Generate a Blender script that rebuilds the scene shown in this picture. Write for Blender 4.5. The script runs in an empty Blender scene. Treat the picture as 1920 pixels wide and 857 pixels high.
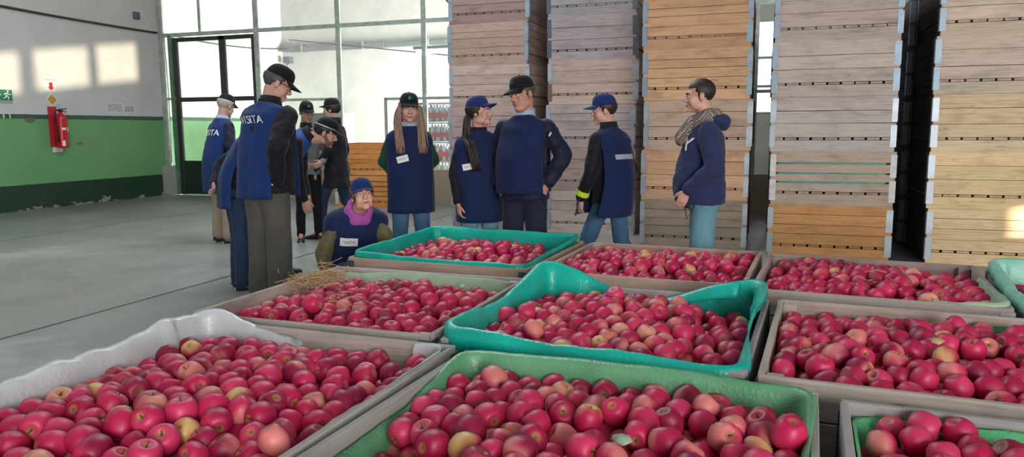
import bpy, bmesh, math, random
import numpy as np
from mathutils import Vector, Matrix, Euler, noise
from mathutils.bvhtree import BVHTree

SC = bpy.context.scene
COL = SC.collection
PI = math.pi
rnd = random.Random(7)

# ------------------------------------------------------------------ camera, world, light
CAM_H = 1.37
F_PX = 1387.0
PITCH = math.radians(7.65)
YAW = math.atan(478 / 1387.0 * math.cos(PITCH))
ROLL = -0.0055
_fw = Vector((-math.sin(YAW) * math.cos(PITCH), math.cos(YAW) * math.cos(PITCH), -math.sin(PITCH)))
_r0 = Vector((math.cos(YAW), math.sin(YAW), 0))
_u0 = _r0.cross(_fw)
RIGHT = _r0 * math.cos(ROLL) + _u0 * math.sin(ROLL)
UP = _u0 * math.cos(ROLL) - _r0 * math.sin(ROLL)
CAM = Vector((0, 0, CAM_H))
cam_data = bpy.data.cameras.new('camera')
cam_data.sensor_width = 36.0
cam_data.lens = F_PX / 1920 * 36.0
cam_data.clip_start = 0.05
cam = bpy.data.objects.new('camera', cam_data)
COL.objects.link(cam)
m = Matrix((RIGHT, UP, -_fw)).transposed().to_4x4()
m.translation = CAM
cam.matrix_world = m
SC.camera = cam

SC.view_settings.view_transform = 'Standard'
SC.view_settings.look = 'None'
SC.view_settings.gamma = 1.0
SC.view_settings.exposure = 0.22
SC.view_settings.use_curve_mapping = False
SC.cycles.use_denoising = True
SC.cycles.max_bounces = 7
SC.cycles.diffuse_bounces = 4
SC.cycles.glossy_bounces = 3
SC.cycles.transmission_bounces = 4
SC.cycles.transparent_max_bounces = 10
SC.cycles.caustics_reflective = False
SC.cycles.caustics_refractive = False
SC.cycles.sample_clamp_indirect = 6.0

wd = bpy.data.worlds.new('world')
SC.world = wd
wd.use_nodes = True
wd.node_tree.nodes['Background'].inputs[0].default_value = (0.80, 0.88, 1.0, 1)
wd.node_tree.nodes['Background'].inputs[1].default_value = 1.0

def area(name, loc, direction, sx, sy, energy, color, spread=180):
    l = bpy.data.lights.new(name, 'AREA')
    l.shape = 'RECTANGLE'
    l.size, l.size_y, l.energy, l.color = sx, sy, energy, color
    o = bpy.data.objects.new(name, l)
    o.location = loc
    o.rotation_euler = Vector(direction).to_track_quat('-Z', 'Y').to_euler()
    l.spread = math.radians(spread)
    COL.objects.link(o)
    return o

SUN_DIR = Vector((-1, 0.35, -0.12)).normalized()
sl = bpy.data.lights.new('sun', 'SUN')
sl.energy = 24.0
sl.angle = math.radians(0.55)
sl.color = (1.0, 0.86, 0.66)
so = bpy.data.objects.new('sun', sl)
so.rotation_euler = SUN_DIR.to_track_quat('-Z', 'Y').to_euler()
so.location = (7, 3, 5)
COL.objects.link(so)
# fill lamps added overhead and behind the photographer, daylight in the glazed annex
area('overhead_fill_west', (-7.2, 5.5, 6.1), (0.0, 0, -1), 3.0, 9.0, 190, (0.86, 0.93, 1.0))
area('overhead_fill_centre', (-3.2, 6.8, 6.1), (0.05, -0.12, -1), 2.6, 7.0, 360, (0.90, 0.95, 1.0))
area('rear_fill', (3.6, -6.7, 2.4), (-0.30, 1, 0.0), 7.0, 4.2, 1400, (1.0, 0.95, 0.93))
area('annex_window_light', (-2.2, 15.0, 1.55), (-1, 0.12, -0.06), 3.6, 2.4, 1150, (1.0, 0.96, 0.90), 110)

# ------------------------------------------------------------------ helpers
def srgb(r, g, b):
    def f(c):
        c /= 255.0
        return c / 12.92 if c <= 0.04045 else ((c + 0.055) / 1.055) ** 2.4
    return (f(r), f(g), f(b))

def link(name, me, mat=None, parent=None):
    o = bpy.data.objects.new(name, me)
    if mat is not None and me is not None and len(me.materials) == 0:
        me.materials.append(mat)
    COL.objects.link(o)
    if parent is not None:
        o.parent = parent
    return o

def empty(name, loc=(0, 0, 0), rz=0.0):
    o = bpy.data.objects.new(name, None)
    o.empty_display_size = 0.1
    o.location = loc
    o.rotation_euler = (0, 0, rz)
    COL.objects.link(o)
    return o

def tag(o, label=None, cat=None, group=None, kind=None):
    if label: o['label'] = label
    if cat: o['category'] = cat
    if group: o['group'] = group
    if kind: o['kind'] = kind
    return o

class MB:
    """collects plain geometry and builds ONE mesh object"""
    def __init__(s):
        s.v, s.f, s.a = [], [], []          # a: per vertex (grain xyz, colour rgb)
    def add(s, vs, fs, attr=None):
        b = len(s.v)
        s.v += [tuple(v) for v in vs]
        s.f += [tuple(b + i for i in f) for f in fs]
        if attr is None: s.a += [((0, 0, 0), (1, 1, 1))] * len(vs)
        else: s.a += attr
    def box(s, c, d, axis=None, col=(1, 1, 1), R=None, jit=0.0):
        hx, hy, hz = d[0] / 2, d[1] / 2, d[2] / 2
        pts = [Vector((x * hx, y * hy, z * hz)) for x in (-1, 1) for y in (-1, 1) for z in (-1, 1)]
        if jit:
            pts = [p + Vector((rnd.uniform(-jit, jit), rnd.uniform(-jit, jit) * .3, rnd.uniform(-jit, jit) * .6)) for p in pts]
        off = (rnd.uniform(0, 50), rnd.uniform(0, 50), rnd.uniform(0, 50))
        attr = []
        for p in pts:
            L, Wd = (p.x, p.z + p.y) if axis in (None, 0) else ((p.y, p.z + p.x) if axis == 1 else (p.z, p.x + p.y))
            attr.append(((L + off[0], Wd + off[1], off[2]), col))
        cc = Vector(c)
        if R is not None: pts = [R @ p for p in pts]
        s.add([p + cc for p in pts], [(0, 1, 3, 2), (4, 6, 7, 5), (0, 4, 5, 1), (2, 3, 7, 6), (0, 2, 6, 4), (1, 5, 7, 3)], attr)
    def tube(s, pts, r, seg=8, cap=True):
        pts = [Vector(p) for p in pts]
        n = len(pts)
        rr = r if isinstance(r, (list, tuple)) else [r] * n
        rings, prev = [], None
        for i, p in enumerate(pts):
            t = (pts[min(i + 1, n - 1)] - pts[max(i - 1, 0)])
            if t.length < 1e-9: t = Vector((0, 0, 1))
            t.normalize()
            if prev is None:
                a = Vector((0, 0, 1)) if abs(t.z) < .9 else Vector((1, 0, 0))
                u = t.cross(a).normalized()
            else:
                u = (prev - t * prev.dot(t))
                u = u.normalized() if u.length > 1e-6 else t.orthogonal().normalized()
            prev = u
            w = t.cross(u)
            rings.append([p + (u * math.cos(2 * PI * k / seg) + w * math.sin(2 * PI * k / seg)) * rr[i] for k in range(seg)])
        s.loft(rings, cap)
    def loft(s, rings, cap=True, closed=True):
        seg = len(rings[0])
        vs = [p for r in rings for p in r]
        fs = []
        for i in range(len(rings) - 1):
            for k in range(seg if closed else seg - 1):
                a, b = i * seg + k, i * seg + (k + 1) % seg
                fs.append((a, b, b + seg, a + seg))
        if cap:
            fs.append(tuple(range(seg))[::-1])
            fs.append(tuple((len(rings) - 1) * seg + k for k in range(seg)))
        s.add(vs, fs)
    def cone(s, p0, r0, p1, r1, seg=14):
        """round cone: a tapered limb with ball ends"""
        p0, p1 = Vector(p0), Vector(p1)
        ax = p1 - p0
        L = ax.length
        t = ax / L if L > 1e-9 else Vector((0, 0, 1))
        u = t.orthogonal().normalized()
        w = t.cross(u)
        prof = [(-r0 * math.cos(a), r0 * math.sin(a)) for a in (0.25, 0.6, 1.0, 1.35, PI / 2)]
        prof += [(L + r1 * math.sin(a), r1 * math.cos(a)) for a in (0, .25, .6, 1.0, 1.35)]
        s.loft([[p0 + t * h + (u * math.cos(2 * PI * k / seg) + w * math.sin(2 * PI * k / seg)) * r for k in range(seg)] for h, r in prof])
    def ell(s, c, rad, R=None, nu=18, nv=12):
        c = Vector(c)
        rings = []
        for j in range(nv + 1):
            th = 0.06 + (PI - 0.12) * j / nv
            ring = []
            for k in range(nu):
                ph = 2 * PI * k / nu
                p = Vector((rad[0] * math.sin(th) * math.cos(ph), rad[1] * math.sin(th) * math.sin(ph), -rad[2] * math.cos(th)))
                ring.append(c + (R @ p if R is not None else p))
            rings.append(ring)
        s.loft(rings)
    def mesh(s, name, smooth=False):
        me = bpy.data.meshes.new(name)
        me.from_pydata(s.v, [], s.f)
        if s.a and any(a[0] != (0, 0, 0) for a in s.a):
            g = me.attributes.new('gr', 'FLOAT_VECTOR', 'POINT')
            g.data.foreach_set('vector', np.array([a[0] for a in s.a], 'f').ravel())
            c = me.attributes.new('wc', 'FLOAT_COLOR', 'POINT')
            c.data.foreach_set('color', np.array([tuple(a[1]) + (1,) for a in s.a], 'f').ravel())
        if smooth: me.polygons.foreach_set('use_smooth', [True] * len(me.polygons))
        me.update()
        return me
    def build(s, name, mat=None, parent=None, smooth=False, bevel=0):
        o = link(name, s.mesh(name, smooth), mat, parent)
        if bevel:
            b = o.modifiers.new('bevel', 'BEVEL')
            b.width, b.segments, b.limit_method = bevel, 1, 'ANGLE'
        return o

def bake(o):
    """apply an object's modifiers"""
    dg = bpy.context.evaluated_depsgraph_get()
    dg.update()
    me = bpy.data.meshes.new_from_object(o.evaluated_get(dg))
    old = o.data
    o.modifiers.clear()
    o.data = me
    bpy.data.meshes.remove(old)
    return o

# ------------------------------------------------------------------ materials
def nt(name):
    ma = bpy.data.materials.new(name)
    ma.use_nodes = True
    t = ma.node_tree
    return ma, t, t.nodes['Principled BSDF']
def N(t, typ, **kw):
    n = t.nodes.new(typ)
    for k, v in kw.items():
        if k in n.inputs: n.inputs[k].default_value = v
        else: setattr(n, k, v)
    return n
def mixc(t, fac, a, b, mode='MIX'):
    n = t.nodes.new('ShaderNodeMix')
    n.data_type, n.blend_type = 'RGBA', mode
    for sock, val in ((n.inputs[0], fac), (n.inputs[6], a), (n.inputs[7], b)):
        if isinstance(val, (int, float)): sock.default_value = val
        elif isinstance(val, tuple): sock.default_value = val if len(val) == 4 else val + (1,)
        else: t.links.new(val, sock)
    return n.outputs[2]
def ramp(t, fac, stops):
    n = t.nodes.new('ShaderNodeValToRGB')
    e = n.color_ramp.elements
    while len(e) < len(stops): e.new(0.5)
    for x, (p, c) in zip(e, stops):
        x.position = p
        x.color = c if len(c) == 4 else tuple(c) + (1,)
    t.links.new(fac, n.inputs[0])
    return n.outputs[0]
def coords(t, scale=(1, 1, 1), kind='Object'):
    tc = t.nodes.new('ShaderNodeTexCoord')
    mp = t.nodes.new('ShaderNodeMapping')
    mp.inputs['Scale'].default_value = scale
    t.links.new(tc.outputs[kind], mp.inputs[0])
    return mp.outputs[0]
def noise_tex(t, vec, scale, detail=4, rough=.55):
    n = N(t, 'ShaderNodeTexNoise', Scale=scale, Detail=detail, Roughness=rough)
    if vec is not None: t.links.new(vec, n.inputs['Vector'])
    return n.outputs['Fac']
def bump(t, b, h, strength=.3, dist=.01):
    n = N(t, 'ShaderNodeBump', Strength=strength, Distance=dist)
    t.links.new(h, n.inputs['Height'])
    t.links.new(n.outputs[0], b.inputs['Normal'])
def mat_simple(name, col, rough=.6, metal=0.0, var=0.12, scale=8, bmp=0.0, spec=.5, sc3=(1, 1, 1)):
    ma, t, b = nt(name)
    f = noise_tex(t, coords(t, sc3), scale, 5)
    lo = tuple(c * (1 - var) for c in col)
    hi = tuple(min(1, c * (1 + var)) for c in col)
    t.links.new(ramp(t, f, [(.3, lo), (.7, hi)]), b.inputs['Base Color'])
    b.inputs['Roughness'].default_value = rough
    b.inputs['Metallic'].default_value = metal
    b.inputs['Specular IOR Level'].default_value = spec
    if bmp: bump(t, b, f, bmp, .01)
    return ma
def mat_emit(name, col, strength):
    ma, t, b = nt(name)
    b.inputs['Base Color'].default_value = col + (1,)
    b.inputs['Emission Color'].default_value = col + (1,)
    b.inputs['Emission Strength'].default_value = strength
    return ma

M = {}
def make_wood():
    ma, t, b = nt('weathered_wood')
    g = N(t, 'ShaderNodeAttribute', attribute_name='gr')
    c = N(t, 'ShaderNodeAttribute', attribute_name='wc')
    mp = N(t, 'ShaderNodeMapping'); mp.inputs['Scale'].default_value = (1.2, 22, 1)
    t.links.new(g.outputs['Vector'], mp.inputs[0])
    grain = noise_tex(t, mp.outputs[0], 3.0, 6, .62)
    mp2 = N(t, 'ShaderNodeMapping'); mp2.inputs['Scale'].default_value = (2.0, 5, 1)
    t.links.new(g.outputs['Vector'], mp2.inputs[0])
    blot = noise_tex(t, mp2.outputs[0], 1.6, 4, .6)
    mp3 = N(t, 'ShaderNodeMapping'); mp3.inputs['Scale'].default_value = (2.2, 9, 1)
    t.links.new(g.outputs['Vector'], mp3.inputs[0])
    vo = N(t, 'ShaderNodeTexVoronoi', Scale=1.3)
    t.links.new(mp3.outputs[0], vo.inputs['Vector'])
    knot = ramp(t, vo.outputs['Distance'], [(.03, (.45, .40, .36)), (.10, (1, 1, 1))])
    gf = ramp(t, grain, [(.28, (.72, .70, .68)), (.46, (.97, .97, .97)), (.7, (1.10, 1.10, 1.10))])
    bf = ramp(t, blot, [(.28, (.66, .63, .62)), (.50, (1, 1, 1)), (.8, (1.06, 1.05, 1.03))])
    x = mixc(t, 1.0, c.outputs['Color'], gf, 'MULTIPLY')
    x = mixc(t, .8, x, bf, 'MULTIPLY')
    x = mixc(t, .75, x, knot, 'MULTIPLY')
    t.links.new(x, b.inputs['Base Color'])
    b.inputs['Roughness'].default_value = .78
    b.inputs['Specular IOR Level'].default_value = .25
    bump(t, b, grain, .35, .004)
    return ma
M['wood'] = make_wood()
M['galv'] = mat_simple('galvanised_steel', srgb(165, 176, 186), .42, .35, .18, 14)
M['bluesteel'] = mat_simple('blue_grey_steel', srgb(138, 158, 174), .45, .3, .16, 14)
M['whitesteel'] = mat_simple('whitened_steel', srgb(205, 208, 208), .6, .1, .2, 18)
M['ruststeel'] = mat_simple('rusty_steel', srgb(112, 92, 84), .8, .1, .3, 20)
M['bracket_dark'] = mat_simple('dark_steel', srgb(84, 92, 104), .5, .3, .2, 14)

def mat_concrete():
    ma, t, b = nt('polished_concrete')
    v = coords(t, (1, 1, 1))
    a = noise_tex(t, v, .55, 6, .6)
    s = noise_tex(t, coords(t, (3, 1, 1)), 3.0, 6, .7)
    x = ramp(t, a, [(.25, srgb(106, 108, 104)), (.5, srgb(132, 134, 129)), (.6, srgb(140, 142, 138)), (.66, srgb(160, 163, 160))])
    y = ramp(t, s, [(.3, (.80, .80, .80)), (.7, (1.14, 1.14, 1.14))])
    x = mixc(t, .95, x, y, 'MULTIPLY')
    s2 = noise_tex(t, coords(t, (2.4, .8, 1)), 1.7, 8, .72)
    x = mixc(t, ramp(t, s2, [(.60, (0, 0, 0)), (.70, (.55, .55, .55))]), x, srgb(172, 175, 172))
    # saw-cut joints
    sep = N(t, 'ShaderNodeSeparateXYZ')
    tc = N(t, 'ShaderNodeTexCoord')
    t.links.new(tc.outputs['Object'], sep.inputs[0])
    def near(out, pos, period, hw):
        ad = N(t, 'ShaderNodeMath', operation='SUBTRACT'); t.links.new(out, ad.inputs[0]); ad.inputs[1].default_value = pos
        mo = N(t, 'ShaderNodeMath', operation='PINGPONG'); t.links.new(ad.outputs[0], mo.inputs[0]); mo.inputs[1].default_value = period / 2
        lt = N(t, 'ShaderNodeMath', operation='LESS_THAN'); t.links.new(mo.outputs[0], lt.inputs[0]); lt.inputs[1].default_value = hw
        return lt.outputs[0]
    jx = near(sep.outputs[0], -4.78, 4.35, .017)
    jy = near(sep.outputs[1], 60.0, 70.0, .008)
    mx = N(t, 'ShaderNodeMath', operation='MAXIMUM'); t.links.new(jx, mx.inputs[0]); t.links.new(jy, mx.inputs[1])
    x = mixc(t, mx.outputs[0], x, srgb(40, 41, 43))
    t.links.new(x, b.inputs['Base Color'])
    t.links.new(ramp(t, s, [(.3, (.30, .30, .30)), (.7, (.48, .48, .48))]), b.inputs['Roughness'])
    b.inputs['Specular IOR Level'].default_value = .5
    bump(t, b, s, .06, .004)
    return ma
M['concrete'] = mat_concrete()

def mat_wall(name, bands, var=.06):
    """painted wall with horizontal paint bands by height (object z)"""
    ma, t, b = nt(name)
    tc = N(t, 'ShaderNodeTexCoord')
    sep = N(t, 'ShaderNodeSeparateXYZ'); t.links.new(tc.outputs['Object'], sep.inputs[0])
    wob = noise_tex(t, coords(t), 5, 3)
    ad = N(t, 'ShaderNodeMath', operation='MULTIPLY_ADD'); t.links.new(wob, ad.inputs[0]); ad.inputs[1].default_value = .02; t.links.new(sep.outputs[2], ad.inputs[2])
    x = bands[0][1]
    for z, c in bands[1:]:
        gt = N(t, 'ShaderNodeMath', operation='GREATER_THAN'); t.links.new(ad.outputs[0], gt.inputs[0]); gt.inputs[1].default_value = z + .01
        x = mixc(t, gt.outputs[0], x, c)
    n1 = noise_tex(t, coords(t), 1.3, 6, .65)
    x = mixc(t, .9, x, ramp(t, n1, [(.3, (1 - var * 2,) * 3), (.7, (1 + var,) * 3)]), 'MULTIPLY')
    # flaked paint near the floor
    n2 = noise_tex(t, coords(t, (1, 1, 1.6)), 3.4, 6, .7)
    low = N(t, 'ShaderNodeMapRange'); t.links.new(sep.outputs[2], low.inputs[0])
    low.inputs[1].default_value, low.inputs[2].default_value, low.inputs[3].default_value, low.inputs[4].default_value = .02, .3, .10, -.25
    ss = N(t, 'ShaderNodeMath', operation='ADD'); t.links.new(n2, ss.inputs[0]); t.links.new(low.outputs[0], ss.inputs[1])
    fl = ramp(t, ss.outputs[0], [(.615, (0, 0, 0)), (.64, (1, 1, 1))])
    x = mixc(t, fl, x, srgb(150, 148, 138))
    t.links.new(x, b.inputs['Base Color'])
    b.inputs['Roughness'].default_value = .5
    bump(t, b, n2, .12, .01)
    return ma
M['wall_green'] = mat_wall('green_and_white_painted_wall', [(0, srgb(34, 62, 46)), (.45, srgb(112, 168, 112)), (1.595, srgb(52, 92, 72)), (1.675, srgb(216, 217, 214))])
M['wall_white'] = mat_wall('white_painted_wall', [(0, srgb(206, 202, 190)), (.2, srgb(226, 226, 222))], .04)
M['wall_beige'] = mat_wall('beige_plinth_paint', [(0, srgb(168, 156, 136))])
M['daypane'] = mat_emit('daylit_pane', (.92, .97, 1.0), 1.6)
M['plinth'] = mat_wall('grey_plinth_paint', [(0, srgb(170, 172, 166))])
M['roof'] = mat_simple('grey_roof_sheet', srgb(150, 152, 152), .7)
M['greenmetal'] = mat_simple('dark_green_door_metal', srgb(30, 52, 42), .5, .1, .15)
M['darkframe'] = mat_simple('dark_door_frame', srgb(44, 50, 44), .5, .1, .2)
M['mullion'] = mat_simple('grey_green_mullion', srgb(176, 188, 178), .42, .3, .25, 10)
M['mullion_green'] = mat_simple('green_mullion', srgb(96, 134, 108), .45, .2, .25, 10)

def mat_glass(name, tint, haze, hazecol):
    ma, t, b = nt(name)
    t.nodes.remove(b)
    out = t.nodes['Material Output']
    tr = N(t, 'ShaderNodeBsdfTransparent'); tr.inputs[0].default_value = tint + (1,)
    gl = N(t, 'ShaderNodeBsdfGlossy', Roughness=.04); gl.inputs[0].default_value = (.9, .95, .95, 1)
    df = N(t, 'ShaderNodeBsdfDiffuse'); df.inputs[0].default_value = hazecol + (1,)
    fr = N(t, 'ShaderNodeFresnel', IOR=1.35)
    m1 = N(t, 'ShaderNodeMixShader'); t.links.new(fr.outputs[0], m1.inputs[0]); t.links.new(tr.outputs[0], m1.inputs[1]); t.links.new(gl.outputs[0], m1.inputs[2])
    nz = noise_tex(t, coords(t), 2.0, 5, .6)
    mr = N(t, 'ShaderNodeMapRange'); t.links.new(nz, mr.inputs[0])
    mr.inputs[1].default_value, mr.inputs[2].default_value, mr.inputs[3].default_value, mr.inputs[4].default_value = .3, .7, haze * .6, haze * 1.4
    m2 = N(t, 'ShaderNodeMixShader'); t.links.new(mr.outputs[0], m2.inputs[0]); t.links.new(m1.outputs[0], m2.inputs[1]); t.links.new(df.outputs[0], m2.inputs[2])
    t.links.new(m2.outputs[0], out.inputs[0])
    return ma
M['pane'] = mat_glass('dusty_window_glass', (.96, .98, .97), .10, (.8, .84, .84))
M['pane_dimming'] = mat_glass('sun_dimming_glass', (.17, .163, .155), .12, (.6, .6, .58))  # unseen pane tinted dark to weaken the sun patch on the left wall

def mat_liner(name, c1, c2, rough=.38, scale=90):
    ma, t, b = nt(name)
    n1 = noise_tex(t, coords(t), 4, 4)
    t.links.new(ramp(t, n1, [(.3, c1), (.7, c2)]), b.inputs['Base Color'])
    b.inputs['Roughness'].default_value = rough
    vo = N(t, 'ShaderNodeTexVoronoi', Scale=scale); t.links.new(coords(t), vo.inputs['Vector'])
    bump(t, b, vo.outputs['Distance'], .35, .004)
    return ma
M['liner_turquoise'] = mat_liner('turquoise_plastic_sheet', srgb(8, 156, 142), srgb(24, 188, 170), .36, 60)
M['liner_green'] = mat_liner('green_bubble_sheet', srgb(80, 146, 106), srgb(112, 176, 132))
M['liner_bright'] = mat_liner('bright_green_bubble_sheet', srgb(86, 180, 120), srgb(108, 200, 142))
M['liner_pale'] = mat_liner('pale_green_sheet', srgb(142, 172, 146), srgb(168, 196, 166), .5)
M['liner_white'] = mat_liner('white_bubble_wrap', srgb(172, 181, 184), srgb(206, 214, 217), .32, 70)
M['liner_aqua'] = mat_liner('pale_aqua_sheet', srgb(110, 190, 170), srgb(160, 220, 200), .4)

def mat_apple():
    ma, t, b = nt('apple_skin')
    c = N(t, 'ShaderNodeAttribute', attribute_name='ac')
    n = noise_tex(t, coords(t, (1, 1, 1)), 60, 3)
    sp = ramp(t, n, [(.3, (.88, .86, .86)), (.7, (1.08, 1.1, 1.1))])
    t.links.new(mixc(t, 1.0, c.outputs['Color'], sp, 'MULTIPLY'), b.inputs['Base Color'])
    b.inputs['Roughness'].default_value = .46
    b.inputs['Specular IOR Level'].default_value = .5
    return ma
M['apple'] = mat_apple()
M['stem'] = mat_simple('apple_stem', srgb(92, 70, 44), .8)
M['straw'] = mat_simple('dry_straw', srgb(186, 160, 116), .9, 0, .25, 30)
M['black'] = mat_simple('black_rubber', srgb(24, 24, 26), .6)
M['cable'] = mat_simple('dark_cable', srgb(60, 62, 64), .6)
M['red'] = mat_simple('extinguisher_red', srgb(196, 22, 34), .3, 0, .06)
M['white'] = mat_simple('white_card', srgb(232, 234, 232), .5, 0, .03)
M['signgreen'] = mat_simple('sign_green', srgb(34, 122, 92), .5, 0, .05)
M['signred'] = mat_simple('sign_red', srgb(196, 44, 54), .5, 0, .05)
M['signyellow'] = mat_simple('sign_yellow', srgb(206, 156, 58), .5, 0, .15)
M['ink'] = mat_simple('grey_print', srgb(96, 100, 108), .6)
M['tubelight'] = mat_emit('lit_tube', (.95, 1.0, 1.0), 6.0)
M['lampgrey'] = mat_simple('lamp_housing', srgb(150, 160, 160), .5)
M['duct'] = mat_simple('grey_duct', srgb(120, 128, 128), .5)
# ------------------------------------------------------------------ the building
def struct(name, mb, mat, parent=None, **kw):
    o = mb.build(name, mat, parent, **kw)
    if parent is None: o['kind'] = 'structure'
    return o
LW, PY, BY, CE, RW, FWY = -12.24, 12.8, 17.05, 6.2, 8.0, -7.0
b = MB(); b.box(((LW + RW) / 2, 5.2, -.05), (RW - LW + .4, 25, .1)); struct('floor', b, M['concrete'])
b = MB(); b.box((LW - .1, 5.05, CE / 2), (.2, 24.2, CE)); struct('wall_left', b, M['wall_green'])
b = MB(); b.box((-2.1, BY + .1, CE / 2), (20.6, .2, CE)); struct('wall_far', b, M['wall_white'])
b = MB(); b.box((.1, BY - .02, 2.65), (1.3, .04, 1.9)); struct('window_90', b, M['daypane'])
b = MB()
for z in (1.68, 2.25, 2.85, 3.62): b.box((.1, BY - .05, z), (1.36, .05, .05))
for x in (-.55, .1, .75): b.box((x, BY - .05, 2.65), (.05, .05, 1.9))
struct('trim_90', b, M['mullion'])
b = MB(); b.box((-2.1, FWY - .1, CE / 2), (20.6, .2, CE)); struct('wall_back', b, M['wall_white'])
b = MB(); b.box(((LW + RW) / 2, 5.05, CE + .05), (RW - LW + .4, 24.4, .1)); struct('ceiling', b, M['roof'])

# right wall, out of the picture: window slanted and hatch added to shape the sun patches
def sun_back(p, X=RW):
    p = Vector(p); k = (X - p.x) / SUN_DIR.x
    return p + SUN_DIR * k
b = MB()
def wquad(y0, y1, zb0, zt0, zb1, zt1):
    t = .12
    vs = [(x, y, z) for x in (RW, RW + t) for (y, z) in ((y0, zb0), (y1, zb1), (y1, zt1), (y0, zt0))]
    b.add(vs, [(0, 3, 2, 1), (4, 5, 6, 7), (0, 1, 5, 4), (1, 2, 6, 5), (2, 3, 7, 6), (3, 0, 4, 7)])
wy0, wy1 = 1.2, 5.06
def edge(y):           # window bottom and top edge heights at y (found by tracing the lit patch back along the sun)
    f = (y - 2.1) / 2.85
    return 4.43 + .40 * f, 5.12 + .46 * f
hy0, hy1, hz0, hz1 = 6.29, 6.52, .98, 1.29
wquad(FWY, wy0, 0, CE, 0, CE)
wquad(wy0, wy1, 0, edge(wy0)[0], 0, edge(wy1)[0])
wquad(wy0, wy1, edge(wy0)[1], CE, edge(wy1)[1], CE)
for yc, w in ((2.62, .26), (3.98, .17)):
    wquad(yc - w / 2, yc + w / 2, edge(yc - w / 2)[0], edge(yc - w / 2)[1], edge(yc + w / 2)[0], edge(yc + w / 2)[1])
wquad(wy1, hy0, 0, CE, 0, CE)
wquad(hy0, hy1, 0, hz0, 0, hz0)
wquad(hy0, hy1, hz1, CE, hz1, CE)
wquad(hy1, BY, 0, CE, 0, CE)
struct('wall_right', b, M['wall_white'])
b = MB()
b.add([(RW + .06, wy0, edge(wy0)[0]), (RW + .06, wy1, edge(wy1)[0]), (RW + .06, wy1, edge(wy1)[1]), (RW + .06, wy0, edge(wy0)[1])], [(0, 1, 2, 3)])
struct('window_1', b, M['pane_dimming'])

# glazed partition: bays of posts, rails and panes
def frame(mb, x0, x1, z0, z1, y=PY, d=.06): mb.box(((x0 + x1) / 2, y, (z0 + z1) / 2), (x1 - x0, d, z1 - z0))
TOPR = 3.36
PX = [-12.16, -9.80, -7.90, -6.06, -4.2, -2.2, -0.2, 1.8, 3.8, 5.8, 7.9]
b = MB()
frame(b, LW, LW + .10, .63, CE, d=.10)
for x, w in ((-9.78, .09), (-7.90, .075), (-6.08, .075), (-4.2, .075), (-2.2, .075), (-0.2, .075), (1.8, .075), (3.8, .075), (5.8, .075)):
    frame(b, x - w / 2, x + w / 2, .55, CE, d=.08)
frame(b, -11.19, -11.15, TOPR, CE, d=.06)
frame(b, LW, RW, TOPR - .03, TOPR + .04, d=.09)
frame(b, LW, RW, 4.9, 4.96, d=.08)
struct('trim_1', b, M['mullion'])
b = MB()
frame(b, -9.73, -7.94, 1.95, 2.0)
frame(b, -6.9, -6.12, 1.93, 1.98); frame(b, -6.04, 7.9, 1.93, 1.98)
frame(b, -6.93, -6.88, .63, 1.98)
frame(b, -12.14, -11.98 + .16, 2.02, 2.07)
struct('trim_2', b, M['mullion'])
b = MB()
frame(b, -11.99, -11.9, .02, TOPR, d=.1)
struct('trim_3', b, M['mullion_green'])
b = MB(); frame(b, LW, -11.99, 0, .63, d=.34); struct('trim_4', b, M['plinth'])
b = MB(); frame(b, -9.73, RW, 0, .62, d=.2); struct('trim_5', b, M['wall_beige'])
k = 2
def pane(x0, x1, z0, z1):
    global k
    b = MB(); b.box(((x0 + x1) / 2, PY, (z0 + z1) / 2), (x1 - x0 - .004, .008, z1 - z0 - .004)); struct('window_%d' % k, b, M['pane']); k += 1
pane(LW + .1, -11.21, TOPR + .04, 4.9); pane(-11.15, -9.83, TOPR + .04, 4.9)
for x0, x1 in ((-9.73, -7.94), (-7.86, -6.12), (-6.04, -4.24), (-4.16, -2.24), (-2.16, -.24), (-.16, 1.76), (1.84, 3.76), (3.84, 5.76)):
    pane(x0, x1, TOPR + .04, 4.9)
    if x0 > -9 : pane(x0, x1, 2.0 if x0 > -7 else .62, TOPR - .03)
    if x0 > -7: pane(x0, x1, .62, 1.93)
pane(-9.73, -7.94, 2.0, TOPR - .03); pane(-9.73, -7.94, .62, 1.95)
pane(LW + .1, -11.99, .63, 2.02); pane(LW + .1, -11.99, 2.07, TOPR - .03)

# glazed steel door in the partition
d = empty('door_1', (-11.88, PY, 0)); d['kind'] = 'structure'
def dbox(mb, x0, x1, z0, z1, dd=.07): mb.box(((x0 + x1) / 2 + 11.88, 0, (z0 + z1) / 2), (x1 - x0, dd, z1 - z0))
b = MB()
dbox(b, -11.88, -11.78, .02, 3.30); dbox(b, -10.70, -10.56, .02, 3.30); dbox(b, -9.90, -9.82, .02, 3.30)
dbox(b, -11.78, -9.9, 3.22, 3.30); dbox(b, -11.78, -9.9, 1.98, 2.07)
b.build('door_frame', M['darkframe'], d, bevel=.004)
b = MB(); dbox(b, -11.78, -10.70, .03, .74, .05); dbox(b, -10.56, -9.9, .03, .74, .05)
b.build('kick_panel', M['greenmetal'], d)
for x0, x1 in ((-11.78, -10.70), (-10.56, -9.90)):
    for z0, z1 in ((.74, 1.98), (2.07, 3.22)):
        b = MB(); dbox(b, x0, x1, z0, z1, .008); b.build('door_pane', M['pane'], d)
b = MB(); b.tube([(1.2, -.05, 1.0), (1.2, -.08, 1.02), (1.2, -.08, 1.18), (1.2, -.05, 1.2)], .01); b.build('door_handle', M['galv'], d)

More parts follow.
